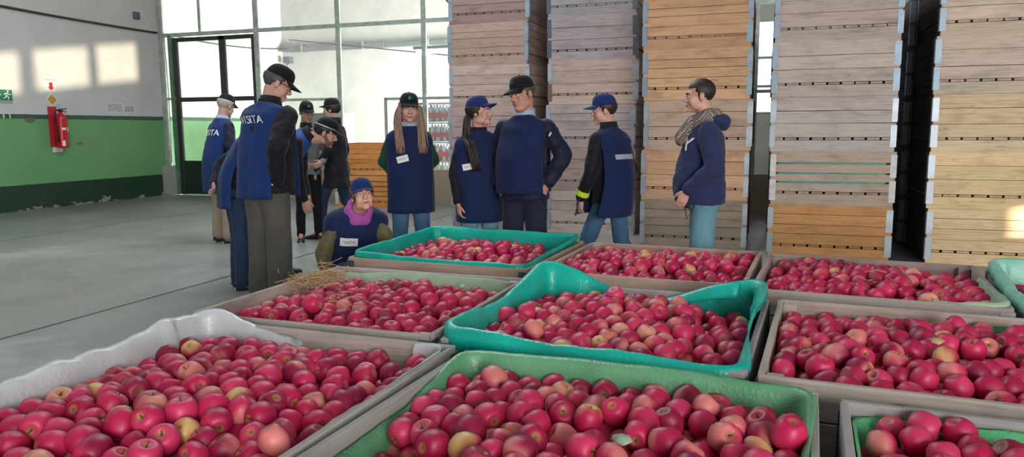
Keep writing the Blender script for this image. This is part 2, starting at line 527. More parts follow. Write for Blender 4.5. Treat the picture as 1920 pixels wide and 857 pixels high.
# annex behind the glass
dk = empty('conduit_beam', (-9.7, BY - .14, 3.47)); tag(dk, 'long grey duct running along the far white wall behind the glass', 'duct')
b = MB(); b.box((-.9, 0, 0), (3.0, .16, .13)); b.box((2.5, 0, 0), (3.8, .14, .11)); b.build('duct', M['duct'], dk, bevel=.005)
b = MB()
for x in (-1.8, 0, 1.8, 3.6): b.box((x, 0, .01), (.05, .2, .17))
b.build('clamp', M['lampgrey'], dk)
cb = empty('wall_speaker', (-11.95, BY - .12, 3.2)); tag(cb, 'small dark speaker fixed high in the far corner behind the glass', 'speaker')
b = MB(); b.box((0, -.05, 0), (.22, .16, .16)); b.build('speaker_body', M['bracket_dark'], cb, bevel=.015)
b = MB(); b.tube([(-.05, .1, -.05), (-.1, 0, -.12), (-.12, .05, .02)], .018); b.build('speaker_bracket', M['black'], cb)

lp = empty('hanging_lamp', (-6.0, 13.6, 2.92)); tag(lp, 'lit fluorescent strip lamp hanging on two cords behind the glass', 'lamp')
b = MB(); b.box((0, 0, .05), (1.35, .12, .06)); b.build('lamp_housing', M['lampgrey'], lp, bevel=.008)
b = MB(); b.tube([(-.62, 0, -.02), (.62, 0, -.02)], .045, 12); b.build('lamp_tube', M['tubelight'], lp, smooth=True)
for x in (-.45, .1):
    b = MB(); b.tube([(x, 0, .08), (x - .02, 0, 1.4), (x, 0, 3.2)], .008, 5); b.build('suspension_cord', M['cable'], lp)

def cable(name, pts, r, label):
    b = MB(); b.tube(pts, r, 7); o = b.build(name, M['cable'], smooth=True); tag(o, label, 'cable'); return o
def sag(a, c, s, n=14):
    a, c = Vector(a), Vector(c)
    return [a.lerp(c, i / n) - Vector((0, 0, s * 4 * (i / n) * (1 - i / n))) for i in range(n + 1)]
cable('wall_cable', sag((LW + .03, 6.0, 3.62), (LW + .03, 12.7, 3.42), .06), .022, 'thick dark cable sagging along the top of the left wall')
cable('ceiling_cable', sag((-11.9, 16.9, 3.72), (-4.6, 13.2, 2.62), .0), .012, 'thin dark cable slanting down behind the glass towards the crates')
cable('looped_cable', sag((LW + .15, 12.95, 3.40), (-11.9, 16.95, 3.50), .10), .016, 'grey cable drooping along the green wall beyond the glass door')
b = MB()
for i in range(4):
    b.tube([(-5.7 + .12 * i, 12.6, 3.9 - .1 * i), (-5.55 + .1 * i, 12.55, 3.72 - .06 * i), (-5.30 + .03 * i, 12.5, 3.45 - .12 * i), (-5.2 + .02 * i, 12.5, 3.1 - .05 * i)], .014, 6)
tag(b.build('hanging_wires', M['cable'], smooth=True), 'tangle of grey wires dangling beside the leftmost crate stack', 'wires')
b = MB(); b.tube([(-12.05, PY - .07, 3.32), (-12.02, PY - .07, 2.2), (-12.06, PY - .07, .7)], .007, 5)
tag(b.build('drop_cord', M['cable']), 'thin cord hanging down the narrow pane left of the door', 'cord')
b = MB(); b.box((LW + .03, 12.2, 3.70), (.06, .14, .14)); o = b.build('junction_box', M['bracket_dark'], bevel=.01); tag(o, 'small square dark junction box high on the left wall', 'electrical box')

# ---- signs and extinguisher on the left wall (faces +X)
def wbox(mb, y0, y1, z0, z1, x0, t): mb.box((LW + x0 + t / 2, (y0 + y1) / 2, (z0 + z1) / 2), (t, y1 - y0, z1 - z0))
def text_mesh(s, size, font_space=1.0, bold=0.0):
    cu = bpy.data.curves.new('lettering', 'FONT')
    cu.body, cu.size, cu.align_x, cu.align_y = s, size, 'CENTER', 'CENTER'
    cu.space_character = font_space
    cu.offset = bold
    cu.resolution_u = 3
    o = bpy.data.objects.new('lettering', cu); COL.objects.link(o)
    bpy.context.view_layer.update()
    me = bpy.data.meshes.new_from_object(o.evaluated_get(bpy.context.evaluated_depsgraph_get()))
    COL.objects.unlink(o); bpy.data.objects.remove(o)
    me.materials.clear()
    return me
def wall_text(s, y, z, size, mat, parent, x=.012):
    me = text_mesh(s, size)
    for v in me.vertices: v.co = Vector((LW + x, y + v.co.x, z + v.co.y))   # reads along +Y seen from +X
    return link('lettering', me, mat, parent)

e = empty('exit_sign', (0, 0, 0)); tag(e, 'green emergency exit sign with white running figure on left wall', 'sign')
b = MB(); wbox(b, 8.72, 9.40, 1.90, 2.08, 0, .01); b.build('sign_plate', M['signgreen'], e)
b = MB(); wbox(b, 8.72, 9.40, 1.855, 1.90, 0, .01); b.build('grey_strip', M['galv'], e)
b = MB()
wbox(b, 8.95, 9.08, 1.915, 2.065, .012, .003)
wbox(b, 9.13, 9.20, 1.985, 2.005, .012, .003)
b.ell((LW + .013, 9.325, 2.055), (.002, .017, .017))
for p in ([(9.31, 2.03), (9.295, 1.98)], [(9.295, 1.98), (9.33, 1.955), (9.325, 1.915)], [(9.295, 1.98), (9.27, 1.945), (9.235, 1.935)], [(9.31, 2.025), (9.345, 2.0), (9.37, 2.01)], [(9.31, 2.025), (9.275, 2.02), (9.255, 1.99)]):
    b.tube([(LW + .013, y, z) for y, z in p], .010, 6)
b.build('running_figure', M['white'], e)

e = empty('extinguisher_notice', (0, 0, 0)); tag(e, 'white paper sign with red down arrow above the extinguisher', 'sign')
b = MB(); wbox(b, 10.03, 10.26, 2.09, 2.36, 0, .006); b.build('paper', M['white'], e)
wall_text('EXTINTOR', 10.145, 2.295, .042, M['ink'], e, .009)
b = MB(); b.add([(LW + .009, y, z) for y, z in ((10.115, 2.25), (10.185, 2.25), (10.185, 2.165), (10.215, 2.165), (10.15, 2.11), (10.085, 2.165), (10.115, 2.165))], [(0, 6, 5, 4, 3, 2, 1)])
b.build('red_arrow', M['signred'], e)
e = empty('hazard_diamond', (0, 0, 0)); tag(e, 'yellow diamond label stuck between arrow sign and extinguisher', 'sign')
b = MB(); cy, cz = 10.15, 1.945
b.add([(LW + x, cy + .135 * dy, cz + .12 * dz) for x in (.001, .006) for dy, dz in ((0, -1), (1, 0), (0, 1), (-1, 0))], [(0, 3, 2, 1), (4, 5, 6, 7), (0, 1, 5, 4), (1, 2, 6, 5), (2, 3, 7, 6), (3, 0, 4, 7)])
b.build('diamond_card', M['white'], e)
b = MB(); b.add([(LW + .008, cy + .098 * dy, cz + .092 * dz) for dy, dz in ((0, -1), (1, 0), (0, 1), (-1, 0))], [(0, 1, 2, 3)]); b.build('yellow_face', M['signyellow'], e)

e = empty('fire_extinguisher', (LW, 10.16, 1.06)); tag(e, 'red fire extinguisher hanging on the green left wall', 'fire extinguisher')
def lathe(prof, c, seg=24):
    mb = MB()
    mb.loft([[(c[0] + r * math.cos(2 * PI * i / seg), c[1] + r * math.sin(2 * PI * i / seg), c[2] + z) for i in range(seg)] for r, z in prof])
    return mb
lathe([(.085, .02), (.098, .03), (.10, .06), (.10, .52), (.092, .57), (.07, .61), (.035, .635), (.03, .66)], (.13, .03, 0)).build('cylinder', M['red'], e, smooth=True)
b = MB(); b.box((.012, -.035, .40), (.02, .16, .72)); b.build('backing_board', M['signred'], e)
b = MB(); b.box((.008, .02, -.015), (.012, .2, .09)); b.build('lower_label', M['white'], e)
lathe([(.03, .66), (.034, .675), (.034, .70), (.02, .72)], (.13, .03, 0), 12).build('valve', M['black'], e)
b = MB(); b.box((.13, .085, .715), (.03, .15, .016), R=Matrix.Rotation(.15, 3, 'X')); b.box((.13, .08, .68), (.03, .13, .014), R=Matrix.Rotation(-.2, 3, 'X')); b.build('handle', M['black'], e)
b = MB(); b.tube([(.13, .01, .69), (.14, -.07, .70), (.15, -.10, .62), (.15, -.09, .45), (.16, -.07, .25), (.16, -.07, .12)], [.012] * 4 + [.016, .02], 8); b.build('hose', M['black'], e, smooth=True)
b = MB(); b.tube([(.12, .03, .74), (.10, .0, .78), (.10, .07, .80), (.12, .1, .76)], .006, 6); b.build('pin_ring', M['galv'], e)
b = MB()
for y, z, w, h in ((-.005, .36, .07, .045), (.085, .345, .05, .08), (-.02, .10, .05, .10)):
    b.box((.13 + math.sqrt(.101 ** 2 - min(.098, abs(y - .03)) ** 2) + .001, y, z), (.003, w, h), R=Matrix.Rotation(math.atan2(y - .03, .1), 3, 'Z'))
b.build('label', M['white'], e)

for i, (y0, y1, z0, z1, lab) in enumerate(((11.33, 11.72, 1.74, 1.92, 'left of two printed notices taped above the green band'), (11.74, 12.02, 1.74, 1.89, 'right of two printed notices taped above the green band'))):
    e = empty('printed_notice', (0, 0, 0)); tag(e, lab, 'notice', 'printed notices on the left wall')
    b = MB(); wbox(b, y0, y1, z0, z1, 0, .005); b.build('paper', M['white'], e)
    b = MB()
    for j in range(6):
        zz = z1 - .02 - j * (z1 - z0 - .03) / 6
        x = y0 + .02
        while x < y1 - .05:
            w = rnd.uniform(.02, .06); wbox(b, x, min(x + w, y1 - .02), zz - .012, zz, .0055, .001); x += w + .012
    b.build('printed_text', M['ink'], e)
b = MB()
for (y, z, ry, rz) in ((9.69, 1.595, .09, .075), (10.66, 1.165, .075, .05)):
    b.add([(LW + .004, y + ry * math.cos(a) * (1 + .2 * math.sin(3 * a)), z - (rz * math.sin(a) if math.sin(a) > 0 else rz * .25 * math.sin(a))) for a in [2 * PI * i / 20 for i in range(20)]], [tuple(range(20))])
o = b.build('trim_6', mat_simple('bare_render_patch', srgb(118, 112, 98), .9)); o['kind'] = 'structure'
b = MB()
for y in (9.22, 9.33): wbox(b, y - .01, y + .01, 1.60, 1.68, 0, .004)
o = b.build('trim_7', M['white']); o['kind'] = 'structure'

# stacked shrink-wrapped packs behind the glass
M['packdark'] = mat_simple('dark_shrink_wrap', srgb(92, 98, 100), .35, 0, .3, 12)
M['packpale'] = mat_simple('clear_bottle_pack', srgb(176, 184, 190), .35, 0, .25, 25)
M['packred'] = mat_simple('red_band', srgb(190, 84, 92), .5)
for ci, (x, mat, lab) in enumerate(((-6.62, 'packdark', 'dark column of wrapped packs behind the glass, nearer the long-haired woman'), (-6.05, 'packpale', 'pale column of wrapped bottle packs behind the glass, beside the crates'))):
    for lv in range(5):
        e = empty('wrapped_pack', (x + (.02 if lv % 2 else 0), 13.5, lv * .38))
        tag(e, lab, 'bottle pack', 'wrapped packs behind the glass, ' + ('dark column' if ci == 0 else 'pale column'))
        b = MB()
        for i in range(4):
            for j in range(2):
                cx, cyy = -.2 + .135 * i, -.08 + .16 * j
                prof = [(.058, .0), (.062, .02), (.062, .20), (.05, .26), (.022, .30), (.022, .33)]
                b.loft([[(cx + r * math.cos(2 * PI * q / 10), cyy + r * math.sin(2 * PI * q / 10), z) for q in range(10)] for r, z in prof])
        b.build('bottle_cluster', M[mat], e, smooth=True)
        b = MB(); b.box((0, 0, .13), (.55, .32, .09)); b.build('band', M['packred' if lv in (2, 3, 4) else mat], e, bevel=.01)
        b = MB(); b.box((0, 0, .355), (.54, .32, .03)); b.build('tray', M[mat], e)
e = empty('grey_cabinet', (-9.35, 14.3, 0)); tag(e, 'grey metal cabinet behind the glass at the right of the door', 'cabinet')
b = MB(); b.box((.25, 0, .87), (.95, .5, 1.74)); b.build('cabinet_body', M['duct'], e, bevel=.01)
b = MB(); b.box((.02, -.26, 1.3), (.45, .02, .82)); b.build('cabinet_door', M['duct'], e); 
b = MB(); b.box((.49, -.26, 1.3), (.45, .02, .82)); b.build('cabinet_door', M['duct'], e)
# ------------------------------------------------------------------ wooden bins
BH = 0.5615
def tone(c, v=.08):
    k = 1 + rnd.uniform(-v, v)
    return tuple(min(1, x * k * (1 + rnd.uniform(-.02, .02))) for x in c)
GREYW = srgb(168, 156, 156); PINKW = srgb(174, 152, 148); PALEW = srgb(196, 180, 172); TANW = srgb(206, 168, 132)
ORANW = srgb(208, 156, 104); WARMLITW = srgb(232, 206, 164); DARKW = srgb(128, 112, 106); STEELW = srgb(150, 146, 148)
def make_bin(loc, rz=0, W=1.19, D=1.18, n=4, col=GREYW, brk='galv', gap=.005, label='', group=None, cat='wooden bin', rim=False, colside=None, slots=True, hb=.118, posts=True):
    """slatted fruit bin: four panels, floor boards, skids and steel corner plates; base centre at loc"""
    e = empty('wooden_bin', loc, rz)
    tag(e, label, cat, group)
    T = .024
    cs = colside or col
    hz = BH - .001
    z0 = hb + .028
    def panel(name, side):
        b = MB()
        nn = n
        zs = [z0 + (hz - z0) * (i + (rnd.uniform(-.12, .12) if 0 < i < nn else 0)) / nn for i in range(nn + 1)]
        for i in range(nn):
            h = zs[i + 1] - zs[i] - gap * (1 if i < nn - 1 else 0)
            zc = zs[i] + h / 2
            if side in 'fb':
                y = (-1 if side == 'f' else 1) * (D / 2 - T / 2)
                b.box((rnd.uniform(-.003, .003), y + rnd.uniform(-.002, .002), zc), (W - rnd.uniform(.004, .02), T, h), 0, tone(col), jit=.0025)
            else:
                x = (-1 if side == 'l' else 1) * (W / 2 - T / 2)
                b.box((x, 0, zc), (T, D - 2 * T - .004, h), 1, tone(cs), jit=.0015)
        if slots:
            if side in 'fb':
                y = (-1 if side == 'f' else 1) * (D / 2 - T / 2)
                b.box((0, y, hb / 2 - .001), (W - rnd.uniform(.005, .03), T, hb - .002), 0, tone(col, .12), jit=.0025)
            else:
                x = (-1 if side == 'l' else 1) * (W / 2 - T * 1.6)
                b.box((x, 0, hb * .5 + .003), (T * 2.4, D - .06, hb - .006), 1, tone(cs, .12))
        b.build(name, M['wood'], e, bevel=.003 if rim else 0)
    for nm, sd in (('front_panel', 'f'), ('back_panel', 'b'), ('side_panel', 'l'), ('side_panel', 'r')): panel(nm, sd)
    b = MB()
    nb = 9
    for i in range(nb):
        w = (W - .02) / nb
        b.box((-(W - .02) / 2 + w * (i + .5), 0, hb + .013), (w - rnd.uniform(.012, .03), D - .006, .022), 1, tone(tuple(c * .78 for c in col), .15))
    b.build('floor_panel', M['wood'], e)
    b = MB()
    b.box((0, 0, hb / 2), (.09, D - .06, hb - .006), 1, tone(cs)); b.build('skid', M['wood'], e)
    for sx in (-1, 1):
        for sy in (-1, 1):
            b = MB()
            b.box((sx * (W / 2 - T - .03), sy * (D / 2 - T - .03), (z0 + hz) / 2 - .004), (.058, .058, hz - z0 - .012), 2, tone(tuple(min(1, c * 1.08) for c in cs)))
            if posts: b.build('corner_post', M['wood'], e, bevel=.003 if rim else 0)
    for sx in (-1, 1):
        for sy in (-1, 1):
            for (za, zb) in ((.045, .265), (.300, hz - (.03 if not rim else .02))):
                w = rnd.uniform(.052, .064)
                mt = brk if isinstance(brk, str) else brk[rnd.randrange(len(brk))]
                b = MB()
                t = .003
                b.box((sx * (W / 2 - w / 2 + t), sy * (D / 2 + t / 2 + .001), (za + zb) / 2), (w, t, zb - za))
                b.box((sx * (W / 2 + t / 2 + .001), sy * (D / 2 - w / 2), (za + zb) / 2), (t, w, zb - za))
                for q in range(4):
                    b.box((sx * (W / 2 - w * .55 + (q % 2) * .01), sy * (D / 2 + .0045), za + (zb - za) * (q + .5) / 4), (.007, .003, .007))
                b.build('corner_bracket', M[mt], e)
    return e

FRONT = {}      # key: (centre x, centre y, rot, W, D)
def ctr(bl, br, D, W=None):
    bl, br = Vector((bl[0], bl[1], 0)), Vector((br[0], br[1], 0))
    u = (br - bl); w = W or u.length; u.normalize(); v = Vector((-u.y, u.x, 0))
    c = (bl + br) / 2 - v * D / 2
    return c.x, c.y, math.atan2(u.y, u.x), w, D
def ctrf(fl, fr, D):
    fl, fr = Vector((fl[0], fl[1], 0)), Vector((fr[0], fr[1], 0))
    u = (fr - fl); w = u.length; u.normalize(); v = Vector((-u.y, u.x, 0))
    c = (fl + fr) / 2 + v * D / 2
    return c.x, c.y, math.atan2(u.y, u.x), w, D
FRONT['FL'] = ctr((-2.262, 2.535), (-1.075, 2.50), 1.40)
FRONT['FC'] = ctr((-1.030, 2.455), (.185, 2.385), 1.18)
FRONT['FR'] = ctr((.240, 2.345), (1.43, 2.28), 1.18)
FRONT['ML'] = ctrf((-2.425, 2.60), (-1.225, 2.585), 1.20)
FRONT['MC'] = ctrf((-1.185, 2.575), (-.03, 2.50), 1.17)
FRONT['MR'] = ctrf((.000, 2.485), (1.19, 2.40), 1.20)
FRONT['TL'] = ctrf((-2.523, 4.10), (-1.285, 4.035), 1.19)
FRONT['TC'] = ctrf((-1.235, 4.020), (-.072, 3.945), 1.16)
FRONT['TR'] = ctrf((-.050, 3.885), (1.085, 3.785), 1.15)
FRONT['TX'] = ctrf((1.130, 3.74), (2.28, 3.63), 1.15)
FL_LABEL = dict(
    FL='grey wooden bin in the front row, nearest the left, draped with white bubble wrap',
    FC='weathered wooden bin at the front centre, lined with green bubble sheet',
    FR='wooden bin cut off by the bottom right corner, lined with bright green sheet',
    ML='grey wooden bin of middle row at left, with straw on its apples',
    MC='wooden bin of the middle row hidden under a folded turquoise liner',
    MR='grey wooden bin of middle row at right, green sheet along its back wall',
    TL='wooden bin of the far row beside the crouching woman, turquoise liner inside',
    TC='bare unlined wooden bin of the far row in front of the scarfed man',
    TR='wooden bin of the far row with pale green sheet at its front corner',
    TX='wooden bin at the right edge with pale aqua sheet folded over its side')
bincol = dict(FL=srgb(172, 166, 160), FC=srgb(160, 160, 156), FR=srgb(160, 160, 160), ML=srgb(172, 166, 160), MC=srgb(166, 160, 160), MR=srgb(178, 168, 160),
              TL=srgb(176, 152, 138), TC=srgb(176, 154, 142), TR=srgb(164, 152, 148), TX=srgb(160, 150, 146))
for kx, (x, y, r, w, d) in FRONT.items():
    make_bin((x, y, 0), r, w, d, 3, bincol[kx], ['galv', 'bracket_dark'] if kx[0] == 'T' else 'bracket_dark', .006, FL_LABEL[kx], 'filled apple bins', rim=True, posts=kx not in ('FL', 'FC', 'MC', 'TL', 'FR'))

# tall stacks: x of left front corner, y of the front face, bins from the floor up
STACKS = [
    ('leftmost', -4.24, 9.70, 1.17, [(3, PINKW, 'galv'), (3, PINKW, 'galv'), (3, PINKW, 'galv'), (3, srgb(178, 158, 148), 'galv'), (4, srgb(162, 138, 126), 'bluesteel'), (4, srgb(142, 120, 114), 'bluesteel')]),
    ('second', -2.75, 9.52, 1.175, [(3, PALEW, 'galv'), (3, PINKW, 'galv'), (4, GREYW, 'galv'), (3, srgb(180, 160, 150), ['galv', 'ruststeel']), (3, srgb(156, 146, 148), 'bracket_dark'), (3, STEELW, 'bracket_dark')]),
    ('third', -1.345, 8.60, 1.185, [(4, srgb(152, 138, 122), 'galv'), (3, srgb(206, 166, 134), 'galv'), (3, srgb(192, 168, 150), 'galv'), (4, TANW, 'bluesteel'), (4, srgb(202, 160, 126), 'bluesteel')]),
    ('fourth', .048, 8.33, 1.20, [(4, ORANW, 'galv'), (4, srgb(186, 168, 152), 'whitesteel'), (3, srgb(198, 188, 182), ['galv', 'whitesteel']), (3, srgb(202, 188, 180), 'bluesteel'), (3, srgb(194, 178, 170), 'bluesteel')]),
    ('rightmost', 1.545, 8.33, 1.20, [(4, WARMLITW, 'galv'), (3, srgb(236, 210, 164), 'galv'), (3, srgb(230, 206, 170), 'galv'), (3, srgb(212, 198, 180), 'bluesteel'), (3, srgb(218, 200, 180), 'bluesteel')]),  # warm light on this stack is put into its wood colours
]
ORD = ['floor-level', 'second', 'third', 'fourth', 'fifth', 'sixth']
CW = {3: 'three-board', 4: 'four-board'}
for si, (nm, x0, yf, W, lst) in enumerate(STACKS):
    for lv, (n, c, bk) in enumerate(lst):
        dx = rnd.uniform(-.018, .018)
        gp = .020 if (si == 3 and lv == 1) else .005
        cn = 'orange' if c in (ORANW,) else ('warm-lit yellowish' if c == WARMLITW or (si == 4 and lv < 3) else ('tan' if c[0] > c[2] * 1.9 else 'grey weathered'))
        lab = '%s bin, %s from the floor in the %s tall stack' % (cn, ORD[lv], nm + (' from left' if nm in ('second', 'third', 'fourth') else ''))
        if lv == 0: lab = '%s bin on the floor at the foot of the %s tall stack' % (cn, nm + (' from left' if nm in ('second', 'third', 'fourth') else ''))
        make_bin((x0 + W / 2 + dx, yf + .59 + rnd.uniform(-.012, .012), lv * BH), rnd.uniform(-.006, .006), W, 1.18, n, c, bk, gp, lab, 'empty bins in the %s tall stack' % nm, colside=tuple(q * .35 for q in DARKW) if si in (3, 4) else None)  # right-hand stacks: shade of the gaps put into the side board colour
        if si == 3 and lv == 1:
            b = MB(); b.box((x0 + W / 2 + dx, yf + .59, lv * BH + .37), (W - .12, 1.18 - .09, .36))
            tag(b.build('plastic_liner', M['liner_turquoise']), 'turquoise sheet showing through the slots of a stacked bin', 'liner')
# second row behind, seen through the gaps between the stacks
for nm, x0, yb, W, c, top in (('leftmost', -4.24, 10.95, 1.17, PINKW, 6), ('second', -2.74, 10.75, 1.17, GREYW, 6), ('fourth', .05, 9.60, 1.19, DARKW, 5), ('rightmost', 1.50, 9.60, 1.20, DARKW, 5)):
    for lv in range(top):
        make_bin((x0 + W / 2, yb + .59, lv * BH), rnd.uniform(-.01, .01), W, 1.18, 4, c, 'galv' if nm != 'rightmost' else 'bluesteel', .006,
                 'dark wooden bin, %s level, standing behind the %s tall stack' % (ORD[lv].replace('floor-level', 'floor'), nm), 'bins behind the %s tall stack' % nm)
# two bright crates by the glazed wall
for lv, lab in ((0, 'lower orange crate standing on the floor behind the crouching woman'), (1, 'upper orange crate by the glass, left of the long-haired woman')):
    make_bin((-6.78 + .02 * lv, 12.10, lv * BH * 1.02), .02, 1.15, .95, 5, srgb(214, 146, 84), 'whitesteel', .012, lab, 'orange crates by the glazed wall', hb=.09)

# ------------------------------------------------------------------ plastic liners
def liner(key, mat, h, drop, fold, label, t0=0.0, t1=8.0, seed=0, low=.30, rough=.012, inset=.03):
    x, y, r, W, D = FRONT[key]
    a, c = W / 2 - .026, D / 2 - .026
    pts8 = [(-a, -c), (0, -c), (a, -c), (a, 0), (a, c), (0, c), (-a, c), (-a, 0)]
    def interp(arr, t):
        i = int(math.floor(t)) % 8; f = t - math.floor(t); f = f * f * (3 - 2 * f)
        return arr[i] * (1 - f) + arr[(i + 1) % 8] * f
    full = t1 - t0 >= 7.999
    n = 168
    rings = [[] for _ in range(8)]
    for i in range(n if full else n + 1):
        t = t0 + (t1 - t0) * i / n
        j = int(math.floor(t)) % 8; f = t - math.floor(t)
        px = pts8[j][0] * (1 - f) + pts8[(j + 1) % 8][0] * f
        py = pts8[j][1] * (1 - f) + pts8[(j + 1) % 8][1] * f
        # round the corners and find the outward direction
        rad = .07
        qx = max(-(a - rad), min(a - rad, px)); qy = max(-(c - rad), min(c - rad, py))
        dx, dy = px - qx, py - qy
        L = math.hypot(dx, dy)
        ox, oy = dx / L, dy / L
        px, py = qx + ox * rad, qy + oy * rad
        w1 = noise.noise(Vector((px * 4, py * 4, seed)))
        w2 = noise.noise(Vector((px * 13, py * 13, seed + 5)))
        w3 = noise.noise(Vector((px * 30, py * 30, seed + 9)))
        hh = interp(h, t) + rough * (w1 + .5 * w2)
        dd = interp(drop, t); fo = interp(fold, t)
        def P(out, z): return (px + ox * out, py + oy * out, z)
        ww = rough * (.8 * w2 + .5 * w3)
        rings[0].append(P(-inset - .02, BH - low))
        rings[1].append(P(-inset + ww, BH - low * .55))
        rings[2].append(P(-inset * .8 - ww, BH + min(hh, 0) - .06))
        rings[3].append(P(-inset * .4 + ww * .5 - (.02 if hh > .05 else 0), BH + hh * .6 - .012))
        rings[4].append(P(-inset * .2, BH + hh))
        rings[5].append(P(fo * .5, BH + hh + .007))
        rings[6].append(P(fo, BH + hh - .004))
        rings[7].append(P(fo + .004 + rough * .5 * w3, BH + hh - dd + rough * .8 * w2))
    b = MB(); b.loft(rings, cap=False, closed=full)
    o = b.build('plastic_liner', M[mat], smooth=True)
    o.location = (x, y, .0); o.rotation_euler = (0, 0, r)
    s = o.modifiers.new('solid', 'SOLIDIFY'); s.thickness = .003
    tag(o, label, 'liner')
    return o
# order: front-left, front, front-right, right, back-right, back, back-left, left
liner('TL', 'liner_turquoise', [.030, .012, .012, .03, .045, .045, .05, .04], [.035, .03, .03, .02, .02, .02, .02, .02], [.012, .012, .012, .0, .0, .0, 0, .0], 'turquoise plastic liner of the far bin beside the crouching woman', seed=1, rough=.008)
liner('MC', 'liner_turquoise', [.045, .016, .004, .03, .085, -.05, .105, .022], [.085, .07, .06, .03, .05, .03, .05, .06], [.036, .036, .03, -.02, .02, -.01, .03, .03], 'turquoise plastic liner folded over the rim of the middle row bin', seed=2, rough=.012)
liner('FC', 'liner_green', [-.06, -.02, .0, -.004, .004, .012, .004, -.050], [.03, .02, .03, .02, .03, .05, .03, .02], [-.012, -.01, .0, -.004, .02, .034, .012, -.012], 'green bubble sheet lining the front centre bin', seed=3, rough=.008, low=.34)
liner('FR', 'liner_bright', [-.02, -.02, -.02, -.02, -.03, -.03, -.04, -.02], [.02] * 8, [-.01] * 8, 'bright green bubble sheet lining the bin in the bottom right corner', seed=4, rough=.008, low=.34)
liner('FL', 'liner_white', [.0, .0, .0, .0, -.04, -.05, .045, .014], [.03, .02, .02, .02, .02, .03, .06, .06], [.03, -.01, -.01, -.01, -.012, -.01, .035, .036], 'white bubble wrap draped over the left side of the front left bin', 5.15, 8.4, seed=5, rough=.026)
liner('FL', 'liner_white', [-.02, -.02, -.02, -.012, -.005, -.04, 0, 0], [.02] * 8, [-.006] * 8, 'strip of white bubble wrap along the right inner side of front left bin', 1.9, 4.25, seed=12, rough=.010)
liner('ML', 'liner_pale', [-.05, -.05, -.05, -.03, -.02, -.012, -.03, -.05], [.02] * 8, [-.012] * 8, 'pale green sheet along the back wall of the straw-topped bin', 3.9, 5.95, seed=6, rough=.008)
liner('MR', 'liner_green', [-.05, -.05, -.05, -.04, -.05, -.065, -.09, -.05], [.02] * 8, [-.012] * 8, 'green sheet along the back wall of the right middle row bin', 3.0, 5.6, seed=7, rough=.008)
liner('TR', 'liner_pale', [-.02, -.025, .012, .005, -.02, -.02, -.02, -.02], [.02, .02, .03, .03, .02, .02, .02, .02], [-.01, -.01, .02, -.012, -.012, -.01, -.01, -.01], 'pale green sheet at the front right corner of a far bin', .6, 3.3, seed=8, rough=.010)
liner('TX', 'liner_aqua', [.004, .006, .0, .0, -.02, -.01, .05, .012], [.05, .05, .02, .02, .02, .02, .06, .06], [.03, .03, .0, .0, .0, .0, .03, .034], 'pale aqua plastic sheet folded over the bin at the right edge', 5.6, 9.3, seed=9, rough=.014)
# turquoise flap curled over the back right of the middle liner
b = MB()
rings = []
for i in range(15):
    u = i / 14
    cx, cyy = -.44 + .36 * u, 3.615 - .03 * u
    hgt = .018 + .075 * math.sin(u * 1.45) ** 1.3
    rings.append([(cx - .02 * s_, cyy + .05 - .09 * s_, BH - .06 + hgt * 1.5 * math.sin(.35 + 2.2 * s_) + .02 * (1 - s_)) for s_ in [q / 8 for q in range(9)]])
b.loft(rings, cap=False, closed=False)
o = b.build('liner_flap', M['liner_turquoise'], smooth=True); s = o.modifiers.new('solid', 'SOLIDIFY'); s.thickness = .003
tag(o, 'curled turquoise flap at the back right of the middle row liner', 'liner')

# ------------------------------------------------------------------ apples
def apple_geo(nu, nv, seed, squash=1.0):
    R = np.random.RandomState(seed)
    prof = [(.0, .60), (.10, .64), (.22, .78), (.38, .90), (.56, .905), (.76, .78), (.92, .50), (1.0, .14), (.985, -.20), (.90, -.50), (.76, -.74), (.60, -.89), (.44, -.945), (.28, -.91), (.14, -.83), (.0, -.79)]
    pr = np.array(prof)
    s = np.r_[0, np.cumsum(np.hypot(*np.diff(pr, axis=0).T))]
    t = np.linspace(0, s[-1], nv)
    pr = np.c_[np.interp(t, s, pr[:, 0]), np.interp(t, s, pr[:, 1])]
    ph = np.arange(nu) * 2 * np.pi / nu
    lob = .035 * np.cos(5 * ph + R.uniform(0, 6)) + .04 * np.cos(2 * ph + R.uniform(0, 6)) + .03 * np.cos(ph + R.uniform(0, 6))
    vs = [(0, 0, pr[0, 1])]
    for r, z in pr[1:-1]:
        k = 1 + lob * (.4 + .6 * (z < 0))
        tilt = .06 * np.cos(ph + 1.0) * R.uniform(.5, 1)
        vs += list(zip(r * k * np.cos(ph), r * k * np.sin(ph), z * squash + tilt * r * .8))
    vs.append((0, 0, pr[-1, 1]))
    v = np.array(vs)
    fs = []
    for k in range(nu): fs.append((0, 1 + k, 1 + (k + 1) % nu))
    for i in range(nv - 3):
        a = 1 + i * nu
        for k in range(nu): fs.append((a + k, a + nu + k, a + nu + (k + 1) % nu, a + (k + 1) % nu))
    a = 1 + (nv - 3) * nu; last = len(v) - 1
    for k in range(nu): fs.append((a + k, last, a + (k + 1) % nu))
    fs = [f[::1] for f in fs]
    return v, fs
A_RED = np.array(srgb(186, 22, 78)); A_DEEP = np.array(srgb(140, 14, 62)); A_PINK = np.array(srgb(204, 52, 100))
A_PALE = np.array(srgb(220, 150, 130)); A_YEL = np.array(srgb(214, 174, 112)); A_EYE = np.array(srgb(176, 150, 84))
